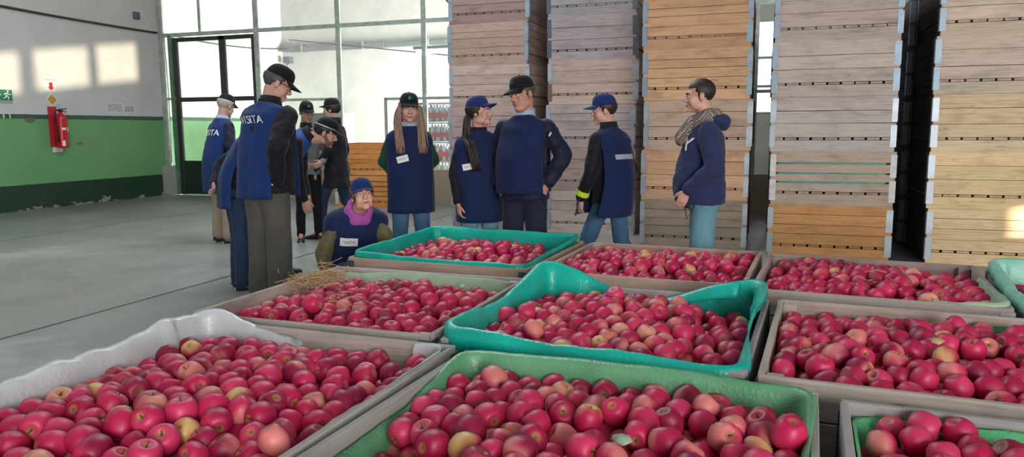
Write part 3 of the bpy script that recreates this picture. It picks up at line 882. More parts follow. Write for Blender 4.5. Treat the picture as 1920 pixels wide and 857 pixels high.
def apple_cols(v, R, kind):
    n = v / np.linalg.norm(v, axis=1)[:, None]
    d = R.normal(size=3); d /= np.linalg.norm(d)
    base = A_RED + (A_DEEP - A_RED) * R.uniform(0, 1) if R.rand() < .55 else A_RED + (A_PINK - A_RED) * R.uniform(0, 1)
    other = {'red': A_PINK * 1.05, 'blush': A_PALE * .6 + A_PINK * .4, 'pale': A_PALE, 'yellow': A_YEL}[kind]
    lo, hi = {'red': (.1, 1.1), 'blush': (-.15, .75), 'pale': (-.75, .55), 'yellow': (-.5, .7)}[kind]
    x = n @ d + .18 * np.sin(7 * n[:, 0] + R.uniform(0, 6)) * np.cos(6 * n[:, 1])
    f = np.clip((x - lo) / (hi - lo), 0, 1); f = f * f * (3 - 2 * f)
    c = base[None] * (1 - f[:, None]) + other[None] * f[:, None]
    rad = np.hypot(v[:, 0], v[:, 1])
    e = np.clip(1 - (rad - .14) / .22, 0, 1) * R.uniform(.35, 1.0)
    c = c * (1 - e[:, None]) + A_EYE[None] * e[:, None]
    dk = np.clip(1 - rad / .12, 0, 1) * .6
    return c * (1 - dk[:, None])

def settle(W, D, n, z0, mound, seed, iters=140, rx=0, ry=0):
    R = np.random.RandomState(seed)
    r = R.uniform(.0385, .0468, n)
    hw, hd = W / 2 - .056, D / 2 - .056
    p = np.c_[R.uniform(-hw, hw, n), R.uniform(-hd, hd, n), z0 + R.uniform(.03, .22, n)]
    def base(x, y):
        bump_ = .014 * np.sin(5.1 * x + seed) * np.cos(4.3 * y + 2 * seed)
        return z0 + mound * (1 - (x / hw) ** 2) * (1 - (y / hd) ** 2) + bump_ + rx * x + ry * y
    RS = (r[:, None] + r[None]) * .985
    for it in range(iters):
        if it < iters - 25: p[:, 2] -= .0045
        for sub in range(2):
            d = p[:, None, :] - p[None, :, :]
            L = np.sqrt((d * d).sum(2)) + 1e-9
            ov = np.clip(RS - L, 0, None); np.fill_diagonal(ov, 0)
            p += ((ov / L)[:, :, None] * d).sum(1) * .36
            p[:, 0] = np.clip(p[:, 0], -hw + r * .4, hw - r * .4)
            p[:, 1] = np.clip(p[:, 1], -hd + r * .4, hd - r * .4)
            p[:, 2] = np.maximum(p[:, 2], base(p[:, 0], p[:, 1]) + r * .9)
    return p, r
FILL = dict(FL=(415, .365, .050, -.02, 0), FC=(325, .375, .060, 0, 0), FR=(305, .385, .04, 0, 0), ML=(335, .355, .045, 0, 0), MC=(325, .375, .055, 0, 0), MR=(335, .385, .05, 0, 0),
            TL=(310, .375, .05, 0, 0), TC=(305, .385, .06, 0, 0), TR=(305, .385, .05, 0, 0), TX=(290, .33, .04, 0, 0))
allp = []
for bi, (kx, (n, z0, mo, rx_, ry_)) in enumerate(FILL.items()):
    x, y, r, W, D = FRONT[kx]
    p, rad = settle(W, D, n, z0, mo, 11 + bi)
    c, s = math.cos(r), math.sin(r)
    wp = np.c_[x + c * p[:, 0] - s * p[:, 1], y + s * p[:, 0] + c * p[:, 1], p[:, 2]]
    for i in range(n): allp.append((kx, wp[i], rad[i], p[i, 0] / W, p[i, 1] / D))
# which apples show largest: paint every apple as a disc into a small depth buffer
P = np.array([a[1] for a in allp]); RAD = np.array([a[2] for a in allp])
v_ = P - np.array(CAM)
dep = v_ @ np.array(_fw); sx = 960 + F_PX * (v_ @ np.array(RIGHT)) / dep; sy = 428.5 - F_PX * (v_ @ np.array(UP)) / dep
idb = -np.ones((429, 960), int); zb = np.full((429, 960), 1e9)
for i in np.argsort(dep):
    if dep[i] < .3: continue
    R_ = F_PX * RAD[i] / dep[i] / 2; cx_, cy_ = sx[i] / 2, sy[i] / 2
    x0, x1, y0, y1 = int(max(0, cx_ - R_)), int(min(960, cx_ + R_ + 1)), int(max(0, cy_ - R_)), int(min(429, cy_ + R_ + 1))
    if x0 >= x1 or y0 >= y1: continue
    yy, xx = np.mgrid[y0:y1, x0:x1]
    mk = ((xx + .5 - cx_) ** 2 + (yy + .5 - cy_) ** 2 < R_ * R_) & (zb[y0:y1, x0:x1] > dep[i])
    zb[y0:y1, x0:x1][mk] = dep[i]; idb[y0:y1, x0:x1][mk] = i
cnt = np.bincount(idb[idb >= 0], minlength=len(allp))
ind = set(np.argsort(-cnt)[:300].tolist())
KINDW = ['red'] * 70 + ['blush'] * 23 + ['pale'] * 5 + ['yellow'] * 2
KINDX = ['red'] * 58 + ['blush'] * 27 + ['pale'] * 9 + ['yellow'] * 6
VAR = {}
def variant(kind, i, hi):
    if (kind, i, hi) not in VAR:
        R = np.random.RandomState(100 + i * 7 + hash_kind[kind])
        v, fs = apple_geo(22 if hi else 14, 17 if hi else 11, 31 + i, R.uniform(.9, 1.06))
        c = apple_cols(v, R, kind)
        me = None
        if hi:
            me = bpy.data.meshes.new('apple'); me.from_pydata([tuple(q) for q in v], [], [f[::-1] for f in fs] if False else fs)
            at = me.attributes.new('ac', 'FLOAT_COLOR', 'POINT'); at.data.foreach_set('color', np.c_[c, np.ones(len(c))].astype('f').ravel())
            me.polygons.foreach_set('use_smooth', [True] * len(me.polygons)); me.materials.append(M['apple']); me.update()
        VAR[(kind, i, hi)] = (v, fs, c, me)
    return VAR[(kind, i, hi)]
hash_kind = dict(red=1, blush=2, pale=3, yellow=4)
BINNAME = dict(FL='the bubble-wrapped front left bin', FC='the green-lined front centre bin', FR='the bottom right corner bin', ML='the straw-topped bin', MC='the turquoise-lined middle bin', MR='the right bin of the middle row', TL='the turquoise-lined far bin', TC='the bare far bin', TR='the far bin at right', TX='the bin at the right edge')
KN = dict(red='crimson', blush='pink-blushed', pale='pale peach', yellow='yellow-cheeked')
b = MB(); b.tube([(0, 0, .60), (.02, .01, .78), (.07, .02, .98)], [.05, .035, .045], 6)
stem_me = b.mesh('stem', True); stem_me.materials.append(M['stem'])
R = np.random.RandomState(5)
SV, SF, SCOL, off = [], [], [], 0
for i, (kx, pos, rad, fx, fy) in enumerate(allp):
    kind = (KINDX if kx in ('TL', 'MC', 'TC') else KINDW)[R.randint(100)]
    var = R.randint(10)
    q = R.normal(size=4); q /= np.linalg.norm(q)
    rot = Matrix(np.array(__import__('mathutils').Quaternion(q).to_matrix()).tolist())
    if i in ind:
        o = bpy.data.objects.new('apple', variant(kind, var, True)[3])
        o.matrix_world = Matrix.Translation(Vector(pos)) @ rot.to_4x4() @ Matrix.Scale(rad * 1.02, 4)
        COL.objects.link(o)
        zone = ('back' if fy > .17 else ('front' if fy < -.17 else 'middle')) + (' left' if fx < -.17 else (' right' if fx > .17 else ' centre'))
        zone = zone.replace('middle centre', 'middle')
        tag(o, '%s apple at the %s of %s' % (KN[kind], zone, BINNAME[kx]), 'apple', '%s apples, %s of %s' % (KN[kind], zone, BINNAME[kx]))
        st = bpy.data.objects.new('stem', stem_me); st.parent = o; COL.objects.link(st)
    else:
        v, fs, c, _ = variant(kind, var, False)
        w = (v * rad * 1.02) @ np.array(rot).T + pos
        SV.append(w); SCOL.append(c); SF.append((fs, off)); off += len(v)
me = bpy.data.meshes.new('apple_heap')
V = np.concatenate(SV); C_ = np.concatenate(SCOL)
faces = [tuple(o_ + q for q in f) for fs, o_ in SF for f in fs]
me.from_pydata(V.tolist(), [], faces)
at = me.attributes.new('ac', 'FLOAT_COLOR', 'POINT'); at.data.foreach_set('color', np.c_[C_, np.ones(len(C_))].astype('f').ravel())
me.polygons.foreach_set('use_smooth', [True] * len(me.polygons)); me.update()
tag(link('apple_heap', me, M['apple']), 'heaps of red apples filling the bins of the middle and far rows', 'apples', kind='stuff')

# straw and scraps lying on the apples
def straws(cx, cyy, cz, sx_, sy_, n, lab, seed, up=.05):
    R = random.Random(seed); b = MB()
    for i in range(n):
        p = Vector((cx + R.gauss(0, sx_), cyy + R.gauss(0, sy_), cz + abs(R.gauss(0, up))))
        a = R.uniform(0, 2 * PI); L = R.uniform(.05, .16); e_ = R.uniform(-.25, .35)
        d = Vector((math.cos(a), math.sin(a), e_)) * L
        b.tube([p - d / 2, p + Vector((0, 0, R.uniform(-.01, .02))), p + d / 2], .0016, 4)
    return tag(b.build('straw', M['straw']), lab, 'straw', kind='stuff')
straws(-2.24, 3.36, .555, .07, .10, 170, 'tuft of dry straw on the apples of the left middle row bin', 3, .035)
straws(-2.0, 3.05, .545, .16, .12, 26, 'loose straws scattered over the apples before the straw tuft', 4, .01)
straws(.66, 1.98, .50, .05, .05, 14, 'few dry straws on apples in the bottom right corner bin', 6, .02)
straws(.56, 4.2, .53, .05, .06, 8, 'wisps of straw on apples of the far bin at right', 8, .03)
def leaf(p, lab, mat, s=.03):
    b = MB()
    b.loft([[(-s, -.2 * s, 0), (-s, .2 * s, .006)], [(-.3 * s, -.6 * s, .01), (-.3 * s, .6 * s, .012)], [(.4 * s, -.5 * s, .006), (.4 * s, .5 * s, .02)], [(s, -.05 * s, .02), (s, .05 * s, .02)]], cap=False, closed=False)
    o = b.build('dry_leaf', M[mat], smooth=True); o.location = p; o.rotation_euler = (.3, .2, rnd.uniform(0, 6))
    s_ = o.modifiers.new('solid', 'SOLIDIFY'); s_.thickness = .0015
    tag(o, lab, 'leaf')
leaf((-.33, 1.86, .545), 'crumpled pale leaf on apples near the front of the green-lined bin', 'liner_pale')
leaf((.62, 3.02, .575), 'pale dry leaf on apples in the right middle row bin', 'straw')
leaf((-1.47, 3.5, .55), 'small pale leaf on apples near the pale green sheet', 'liner_pale')
# ------------------------------------------------------------------ people
def cloth(name, c, rough=.85, var=.10, weave=0.0, bmp=.25):
    ma, t, b_ = nt(name)
    f = noise_tex(t, coords(t), 9, 5, .6)
    lo, hi = tuple(x * (1 - var) for x in c), tuple(min(1, x * (1 + var)) for x in c)
    x = ramp(t, f, [(.3, lo), (.7, hi)])
    t.links.new(x, b_.inputs['Base Color'])
    b_.inputs['Roughness'].default_value = rough
    b_.inputs['Specular IOR Level'].default_value = .2
    b_.inputs['Sheen Weight'].default_value = .08
    f2 = noise_tex(t, coords(t), 260 if not weave else 400, 2)
    bump(t, b_, f2, bmp, .002)
    return ma
def skinmat(name, c):
    ma, t, b_ = nt(name)
    f = noise_tex(t, coords(t), 14, 4)
    t.links.new(ramp(t, f, [(.3, tuple(x * y for x, y in zip(c, (.93, .86, .84)))), (.7, tuple(min(1, x * 1.05) for x in c))]), b_.inputs['Base Color'])
    b_.inputs['Roughness'].default_value = .48
    b_.inputs['Subsurface Weight'].default_value = .08
    b_.inputs['Subsurface Radius'].default_value = (.012, .005, .003)
    return ma
M['skin'] = skinmat('skin', srgb(204, 162, 146)); M['skin_tan'] = skinmat('tanned_skin', srgb(192, 148, 128)); M['skin_pale'] = skinmat('pale_skin', srgb(218, 170, 152))
M['navy'] = cloth('navy_vest_cloth', srgb(24, 38, 78), .8)
M['navy_lit'] = cloth('lit_navy_vest_cloth', srgb(26, 54, 108), .75)  # navy_lit: brighter copy of the navy cloth, with the light put into its colour
M['capnavy'] = cloth('navy_cap_cloth', srgb(28, 50, 104)); M['capblack'] = cloth('black_cap_cloth', srgb(24, 26, 30))
M['jblack'] = cloth('black_jacket_cloth', srgb(26, 26, 34), .7); M['jnavy'] = cloth('dark_navy_jacket_cloth', srgb(28, 32, 58), .6)
M['green_knit'] = cloth('green_knit', srgb(26, 76, 50)); M['olive'] = cloth('olive_jacket_cloth', srgb(98, 92, 62), .5)
M['grey_knit'] = cloth('grey_knit', srgb(112, 114, 118)); M['hoodie'] = cloth('navy_hoodie_fleece', srgb(46, 54, 92), .9)
M['jeans'] = cloth('blue_denim', srgb(74, 108, 142), .9, .16); M['jeans_pale'] = cloth('pale_denim', srgb(118, 154, 172), .9, .14); M['jeans_dark'] = cloth('dark_denim', srgb(44, 62, 92), .9, .16)
M['jeans_teal'] = cloth('washed_teal_denim', srgb(104, 150, 166), .9, .14)
M['tr_grey'] = cloth('grey_brown_trouser_cloth', srgb(90, 88, 82), .9, .12); M['tr_black'] = cloth('black_trouser_cloth', srgb(28, 28, 36)); M['tr_navy'] = cloth('dark_navy_trouser_cloth', srgb(40, 42, 62))
M['tr_beige'] = cloth('beige_trouser_cloth', srgb(168, 152, 134)); M['shoe'] = mat_simple('dark_shoe_leather', srgb(34, 32, 34), .5); M['sole'] = mat_simple('pale_shoe_sole', srgb(196, 196, 192), .7)
M['purple'] = cloth('purple_scarf_cloth', srgb(166, 84, 166)); M['shirt'] = cloth('pale_checked_shirt', srgb(170, 186, 206)); M['neckdark'] = cloth('dark_collar_knit', srgb(34, 36, 44))
def hairmat(name, a, c):
    ma, t, b_ = nt(name)
    f = noise_tex(t, coords(t, (60, 60, 4)), 2.2, 4)
    t.links.new(ramp(t, f, [(.3, a), (.7, c)]), b_.inputs['Base Color']); b_.inputs['Roughness'].default_value = .5
    bump(t, b_, f, .6, .006)
    return ma
M['hair_dark'] = hairmat('dark_brown_hair', srgb(26, 20, 20), srgb(54, 42, 40)); M['hair_blond'] = hairmat('light_brown_hair', srgb(104, 80, 66), srgb(176, 148, 126))
M['hair_grey'] = hairmat('grey_hair', srgb(150, 144, 138), srgb(206, 200, 192)); M['hair_red'] = hairmat('reddish_brown_hair', srgb(84, 50, 40), srgb(124, 78, 60)); M['hair_salt'] = hairmat('dark_greying_hair', srgb(50, 48, 50), srgb(92, 90, 92))
M['beard'] = hairmat('short_stubble', srgb(92, 70, 62), srgb(130, 98, 84))
M['eyewhite'] = mat_simple('eye_white', srgb(216, 208, 202), .25); M['iris'] = mat_simple('dark_iris', srgb(40, 28, 22), .2); M['lips'] = mat_simple('lips', srgb(172, 96, 92), .45)
M['logo'] = mat_simple('green_logo', srgb(30, 164, 100), .6); M['logotext'] = mat_simple('dark_green_logo', srgb(20, 78, 56), .6)
M['print'] = mat_simple('white_print', srgb(232, 234, 240), .6, 0, .03); M['reflect'] = mat_simple('silver_reflective_tape', srgb(176, 184, 204), .35, .2); M['hivis'] = mat_simple('yellow_reflective_tape', srgb(206, 228, 60), .4)
M['glassframe'] = mat_simple('spectacle_frame', srgb(60, 50, 44), .3, .3)
def scarfmat():
    ma, t, b_ = nt('checked_scarf')
    ch = N(t, 'ShaderNodeTexChecker', Scale=95); t.links.new(coords(t, (1, 1, .9)), ch.inputs['Vector'])
    ch.inputs[1].default_value = srgb(176, 168, 160) + (1,); ch.inputs[2].default_value = srgb(58, 50, 52) + (1,)
    w = N(t, 'ShaderNodeTexWave', Scale=9); t.links.new(coords(t), w.inputs['Vector'])
    t.links.new(mixc(t, ramp(t, w.outputs['Fac'], [(.45, (0, 0, 0)), (.7, (.75, .75, .75))]), ch.outputs['Color'], srgb(112, 90, 80)), b_.inputs['Base Color'])
    b_.inputs['Roughness'].default_value = .95
    return ma
M['scarf'] = scarfmat()

def V3(*a): return Vector(a)
def smooth_step(x): x = max(0, min(1, x)); return x * x * (3 - 2 * x)

def wrinkle(me, amp, fr, seed, zstretch=1.0):
    n = len(me.vertices)
    co = np.empty(n * 3); me.vertices.foreach_get('co', co); co = co.reshape(-1, 3)
    no = np.empty(n * 3); me.vertex_normals.foreach_get('vector', no); no = no.reshape(-1, 3)
    sv = Vector((seed * 3.1, seed * 1.7, seed))
    d = np.array([noise.noise(Vector((c[0] * fr, c[1] * fr, c[2] * fr * zstretch)) + sv) + .5 * noise.noise(Vector((c[0] * fr * 2.3, c[1] * fr * 2.3, c[2] * fr * 2.3 * zstretch)) + sv) for c in co])
    co += no * (d * amp)[:, None]
    me.vertices.foreach_set('co', co.ravel()); me.update()

def remesh(mb, name, mat, parent, voxel, sm=4, wr=None):
    o = link(name, mb.mesh(name), mat, None)
    r = o.modifiers.new('r', 'REMESH'); r.mode = 'VOXEL'; r.voxel_size = voxel; r.use_smooth_shade = True
    if sm:
        s = o.modifiers.new('s', 'SMOOTH'); s.factor = .5; s.iterations = sm
    bake(o)
    me = o.data
    if len(me.materials) == 0: me.materials.append(mat)
    if wr: wrinkle(me, *wr)
    me.polygons.foreach_set('use_smooth', [True] * len(me.polygons))
    o.parent = parent
    return o

class Person:
    """local frame: faces -Y, +X is the figure's own left hand side; measures for 1.75 m, scaled by height"""
    def __init__(s, loc, heading, height, label, lean=0.0, slope=0.0, seed=1, hipz=.93, chest=1.0, belly=0.0, sh=.158, twist=0.0, hipoff=(0, 0)):
        s.root = empty('person', loc, heading)
        tag(s.root, label, 'person')
        s.k = height / 1.775
        s.lean, s.side, s.hz, s.ch, s.belly, s.sh, s.tw = lean, slope, hipz, chest, belly, sh, twist
        s.ho = hipoff
        s.seed = seed
        s.L, s.R = 1, -1
    # torso frame at nominal standing height z (0.93 = hips ... 1.52 = neck)
    def spine(s, z):
        n = 24
        p = V3(s.ho[0], s.ho[1], s.hz)
        z0 = .93
        dz = (z - z0) / n
        for i in range(n):
            a = s.lean * smooth_step((z0 + dz * (i + .5) - .90) / .34) if z > z0 else s.lean * .3 * smooth_step((z0 + dz * i - .80) / .2)
            p = p + V3(math.sin(s.side) * (1 if z > z0 else 0), -math.sin(a), math.cos(a)) * dz
        a = s.lean * smooth_step((z - .90) / .34)
        tw = s.tw * smooth_step((z - .95) / .3)
        u = V3(math.cos(tw), math.sin(tw), 0)
        t = V3(math.sin(s.side), -math.sin(a), math.cos(a)).normalized()
        v = t.cross(u)          # points to the back (+Y)
        u = v.cross(t)
        return p, u, v, t
    def at(s, z, x, y):
        p, u, v, t = s.spine(z)
        return p + u * x + v * y
    def ring(s, z, rx, ry, off=0.0, n=40, e=2.3, fold=0, ph=0, kf=9):
        p, u, v, t = s.spine(z)
        pts = []
        for i in range(n):
            a = 2 * PI * i / n
            c, q = math.cos(a), math.sin(a)
            c2 = math.copysign(abs(c) ** (2 / e), c); q2 = math.copysign(abs(q) ** (2 / e), q)
            f = 1 + fold * (math.sin(kf * a + ph) * .6 + math.sin((kf + 4) * a + 2.1 * ph) * .4)
            pts.append((p + u * rx * c2 * f + v * (ry * q2 * f + off)) )
        return pts
    def S(s, pts): return [p * s.k for p in pts]
    def fin(s, mb):
        mb.v = [tuple(Vector(p) * s.k) for p in mb.v]
        return mb
    def limbs(s, legs, arms, head):
        """legs: {side: (knee, ankle, toe_dir)}, arms: {side: (elbow, wrist, hand_dir, palm_normal, curl)}, head: (yaw, pitch, roll, forward)"""
        s.legs = legs
        s.arms = {q: (V3(a[0][0] * .86, a[0][1], a[0][2]), V3(a[1][0] * .88, a[1][1], a[1][2])) + tuple(a[2:]) for q, a in arms.items()}
        p, u, v, t = s.spine(1.52)
        hy, hp, hr, fwd = head
        s.headM = (Matrix.Translation(p + t * .140 + v * (-.02 - fwd)) @ Matrix.Rotation(hy + s.tw, 4, 'Z') @ Matrix.Rotation(hp, 4, 'X') @ Matrix.Rotation(hr, 4, 'Y'))
        s.neck = p
        s.shoulder = {q: s.at(1.405, q * s.sh, .0) for q in (1, -1)}
        s.hip = {q: V3(q * .082 + s.ho[0], s.ho[1], s.hz - .02) for q in (1, -1)}
    def H(s, x, y, z): return s.headM @ V3(x, y, z)
    def body(s, mat, female=False, heavy=False):
        b = MB()
        b.loft([s.ring(z, rx, ry, 0, 20, 2.2) for z, rx, ry in ((.87, .13, .08), (.95, .14, .085), (1.1, .12, .08), (1.28, .14, .085), (1.4, .14, .075), (1.47, .08, .05), (1.50, .05, .05))])
        for q in (1, -1):
            kn, an, td = s.legs[q]
            b.cone(s.hip[q], .07, kn, .042); b.cone(kn, .042, an, .034); b.cone(an, .034, V3(*an) + V3(*td) * .12 + V3(0, 0, -.04), .024)
            el, wr, hd, pn, curl = s.arms[q]
            b.cone(s.shoulder[q], .045, el, .034); b.cone(el, .034, wr, .025)
            s.hand(b, q, V3(*wr), V3(*hd).normalized(), V3(*pn), curl)
        # neck and head
        nr = .050 if female else .058
        b.cone(s.at(1.46, 0, .005), nr * 1.1, s.H(0, .022, -.06), nr)
        R = s.headM.to_3x3()
        def E(c, r): b.ell(s.H(*c), r, R)
        w = .95 if female else 1.0
        E((0, .012, .035), (.076 * w, .096, .086)); E((0, -.028, -.035), (.062 * w, .066, .084)); E((0, -.050, -.088), (.042 * w, .040, .034))
        for q in (1, -1):
            E((q * .034, -.056, -.034), (.032, .030, .044))
            E((q * .079 * w, .012, -.012), (.011, .020, .033))
            E((q * .046 * w, -.016, -.070), (.020, .050, .036))
            b.cone(s.H(q * .006, -.088, .022), .014, s.H(q * .045, -.074, .022), .013)
            b.cone(s.H(q * .012, -.098, -.038), .0095, s.H(q * .008, -.104, -.036), .010)
        b.cone(s.H(0, -.090, .010), .0095, s.H(0, -.112, -.030), .0135)
        b.cone(s.H(-.014, -.084, -.066), .013, s.H(.014, -.084, -.066), .013)
        b.cone(s.H(-.010, -.082, -.104), .016, s.H(.010, -.082, -.104), .016)
        if heavy: E((0, -.045, -.105), (.054, .048, .036)); E((0, -.03, -.06), (.069, .069, .062))
        s.bodyo = remesh(s.fin(b), 'body', mat, s.root, .0052, 5)
        s.face(female)
        return s.bodyo
    def hand(s, b, side, wr, d, pn, curl):
        pn = (pn - d * pn.dot(d)).normalized()      # palm faces pn
        w = d.cross(pn)                              # across the knuckles
        rings = []
        for t, wx, th in ((-.01, .024, .019), (.02, .031, .017), (.055, .040, .016), (.088, .041, .014), (.098, .036, .011)):
            c = wr + d * t
            rings.append([c + w * wx * math.cos(2 * PI * i / 14) + pn * th * math.sin(2 * PI * i / 14) for i in range(14)])
        b.loft(rings)
        s.tsign = 1
        for i, (off, L, r) in enumerate(((-.031, .070, .0085), (-.0105, .080, .009), (.0105, .076, .0088), (.030, .060, .0078))):
            off *= side
            p = wr + d * .085 + w * off
            a = curl * (.45 + .08 * i)
            dirv = d
            segs = [.42, .32, .26]
            for j, sg in enumerate(segs):
                dirv = (d * math.cos(a) + pn * math.sin(a) + w * off * 1.2).normalized()
                q = p + dirv * L * sg
                b.cone(p, r * (1 - .08 * j), q, r * (.94 - .1 * j), 10)
                p = q; a += curl * .75
        th0 = wr + d * .025 - w * side * .028
        t1 = th0 + (d * .75 - w * side * .65 + pn * .35).normalized() * .042
        t2 = t1 + (d * .92 - w * side * .15 + pn * .45).normalized() * .032
        b.cone(th0, .013, t1, .0105, 10); b.cone(t1, .0105, t2, .0085, 10)
    def face(s, female):
        k = s.k
        R = s.headM.to_3x3()
        for q in (1, -1):
            b = MB(); b.ell(s.H(q * .0315, -.0785, -.003) * k, (.0125 * k, .0115 * k, .0085 * k), R, 12, 8); e = b.build('eye', M['eyewhite'], s.bodyo_parent(), smooth=True)
            b = MB(); b.ell(s.H(q * .0315, -.0868, -.003) * k, (.0055 * k, .0045 * k, .0055 * k), R, 10, 6); b.build('iris', M['iris'], e, smooth=True)
            b = MB(); b.tube([s.H(q * .014, -.1005, .016) * k, s.H(q * .032, -.0965, .022) * k, s.H(q * .050, -.084, .016) * k], [.0035 * k, .0045 * k, .002 * k], 6); b.build('eyebrow', s.browmat, s.root, smooth=True)
        b = MB()
        b.tube([s.H(-.026, -.0865, -.069) * k, s.H(-.008, -.0965, -.0655) * k, s.H(0, -.0965, -.0675) * k, s.H(.008, -.0965, -.0655) * k, s.H(.026, -.0865, -.069) * k], [.002 * k, .0045 * k, .004 * k, .0045 * k, .002 * k], 6)
        b.tube([s.H(-.023, -.0865, -.0715) * k, s.H(0, -.0965, -.0755) * k, s.H(.023, -.0865, -.0715) * k], [.002 * k, .0058 * k, .002 * k], 6)
        b.build('lips', M['lips'], s.root, smooth=True)
    def bodyo_parent(s): return s.root
    browmat = None
    # ---------------- clothes
    def jacket(s, mat, name='jacket', rs=(.062, .052, .042), hem=.86, torso=1.0, wr=.007, collar=.0, sleeves=(1, -1), cuff=0.0, flare=0.0):
        b = MB()
        be = s.belly
        c = s.ch * torso
        b.loft([s.ring(z, rx * c, ry * c + be * bb, -be * bb * .8, 28, 2.3) for z, rx, ry, bb in ((hem, .182 + flare, .134 + flare * .5, .5), (.95, .176, .130, .9), (1.05, .158, .120, 1), (1.18, .156, .120, .7), (1.30, .164, .122, .35), (1.37, .162, .110, .1), (1.42, .140, .090, 0), (1.455, .100, .076, 0), (1.485, .074, .068, 0), (1.50 + collar, .064, .066, 0))])
        for q in sleeves:
            el, wrp, hd, pn, curl = s.arms[q]
            b.cone(s.shoulder[q] - V3(0, 0, .01), rs[0], el, rs[1], 18)
            e2 = V3(*el); w2 = V3(*wrp); d = (w2 - e2).normalized()
            b.cone(el, rs[1], w2 - d * (.02 - cuff), rs[2], 18)
        o = remesh(s.fin(b), name, mat, s.root, .011, 4, (wr * 1.5, 11, s.seed, .9))
        return o
    def trousers(s, mat, r=(.090, .066, .056), wr=.007, seat=1.0):
        b = MB()
        be = s.belly
        b.loft([s.ring(z, rx * s.ch, ry * s.ch * seat + be * .3 * bb, -be * .2 * bb, 24, 2.2) for z, rx, ry, bb in ((.82, .150, .108, 0), (.90, .160, .120, .4), (.98, .154, .114, 1), (1.05, .142, .105, 1))])
        for q in (1, -1):
            kn, an, td = s.legs[q]
            b.cone(s.hip[q], r[0], kn, r[1], 18); b.cone(kn, r[1], V3(*an) + V3(0, 0, .0), r[2], 18)
        return remesh(s.fin(b), 'trousers', mat, s.root, .011, 4, (wr, 8, s.seed + 5, .7))
    def shoes(s, mat, sole=None):
        for q in (1, -1):
            kn, an, td = s.legs[q]
            an = V3(*an); d = V3(td[0], td[1], td[2]).normalized()
            w = d.cross(V3(0, 0, 1)).normalized(); up = w.cross(d)
            heel = an - d * .055 + V3(0, 0, -.085)
            rings = []
            for t, wx, h in ((-.01, .026, .05), (.0, .036, .085), (.07, .040, .095), (.13, .044, .070), (.19, .048, .052), (.245, .042, .040), (.275, .022, .026)):
                c = heel + d * t
                rings.append([c + w * wx * math.copysign(abs(math.cos(a)) ** .8, math.cos(a)) + up * (h * max(0, math.sin(a)) - .002 + .004) for a in [2 * PI * i / 20 for i in range(20)]])
            b = MB(); b.loft(rings); o = s.fin(b).build('shoe', mat, s.root, smooth=True)
            if sole:
                b = MB(); b.loft([[heel + d * (.13 + .152 * math.cos(a)) + w * .046 * math.sin(a) * (1 if math.cos(a) > 0 else .85) + up * zz for a in [2 * PI * i / 24 for i in range(24)]] for zz in (-.006, .014)])
                s.fin(b).build('sole', sole, o)
    def vest(s, mat, hem=.74, w=.188, d=.142, hemw=.215, hemd=.165, open_side=0.0, fold=.06, neckr=.082, seed=0, opentop=1.40, kf=9, lift=0.0, back_only_hem=None, skew=0.0):
        n = 88
        be = s.belly
        prof = [(1.492, neckr, neckr * .95, 0), (1.482, neckr + .018, neckr, 0), (1.462, w * .66, .086, 0), (1.440, w * .84, .094, 0), (1.412, w * .97, .108, 0), (1.375, w * 1.02, d * .86, .02)]
        m_ = 20
        for i in range(1, m_ + 1):
            t = i / m_
            prof.append((1.375 + (hem - 1.375) * t, w * 1.02 + (hemw - w * 1.02) * t, d * .9 + (hemd - d * .9) * smooth_step(t * 1.6), min(1, t * 2.2) * (1 - .3 * t)))
        rings = []
        for j, (z, rx, ry, bb) in enumerate(prof):
            t = max(0, (1.375 - z) / (1.375 - hem))
            fc = max(1, s.ch) if j < 6 else 1
            r = s.ring(z, rx * (fc if j in (2, 3) else 1), ry * fc + be * bb, -be * bb * .8, n, 2.15, fold * t ** 1.25, s.seed + seed, kf)
            if skew and t > 0:
                r = [q + V3(skew * t * t * .5, 0, 0) for q in r]
            rings.append(r)
        mb = MB()
        seg = n
        mb.v = [tuple(p) for r in rings for p in r]; mb.a = [((0, 0, 0), (1, 1, 1))] * len(mb.v)
        for j in range(len(rings) - 1):
            for i in range(seg):
                a = 2 * PI * (i + .5) / n
                da = min(abs(a), abs(a - PI), abs(a - 2 * PI))
                if open_side and prof[j + 1][0] < opentop and da < open_side * (1 if prof[j + 1][0] < 1.3 else .8): continue
                A, B = j * seg + i, j * seg + (i + 1) % seg
                mb.f.append((A, B, B + seg, A + seg))
        o = s.fin(mb).build('vest', mat, s.root, smooth=True)
        wrinkle(o.data, .012, 6.0, s.seed + 2, .3)
        bm = bmesh.new(); bm.from_mesh(o.data); s.vbvh = BVHTree.FromBMesh(bm); bm.free()
        sm = o.modifiers.new('solid', 'SOLIDIFY'); sm.thickness = .004; sm.offset = -1
        s.vesto = o
        return o
    def stick(s, me, mat, parent, bvh, c, right, up, off=.004, name='lettering'):
        """lay a flat mesh on a surface (c, right, up in unscaled local space)"""
        c, right, up = V3(*c) * s.k, V3(*right).normalized(), V3(*up).normalized()
        n = right.cross(up)
        for v in me.vertices:
            p = c + right * v.co.x + up * v.co.y + n * .4
            hit = bvh.ray_cast(p, -n, 1.0)
            v.co = (hit[0] + n * (off + v.co.z)) if hit[0] is not None else p - n * .4
        me.update()
        return link(name, me, mat, parent)
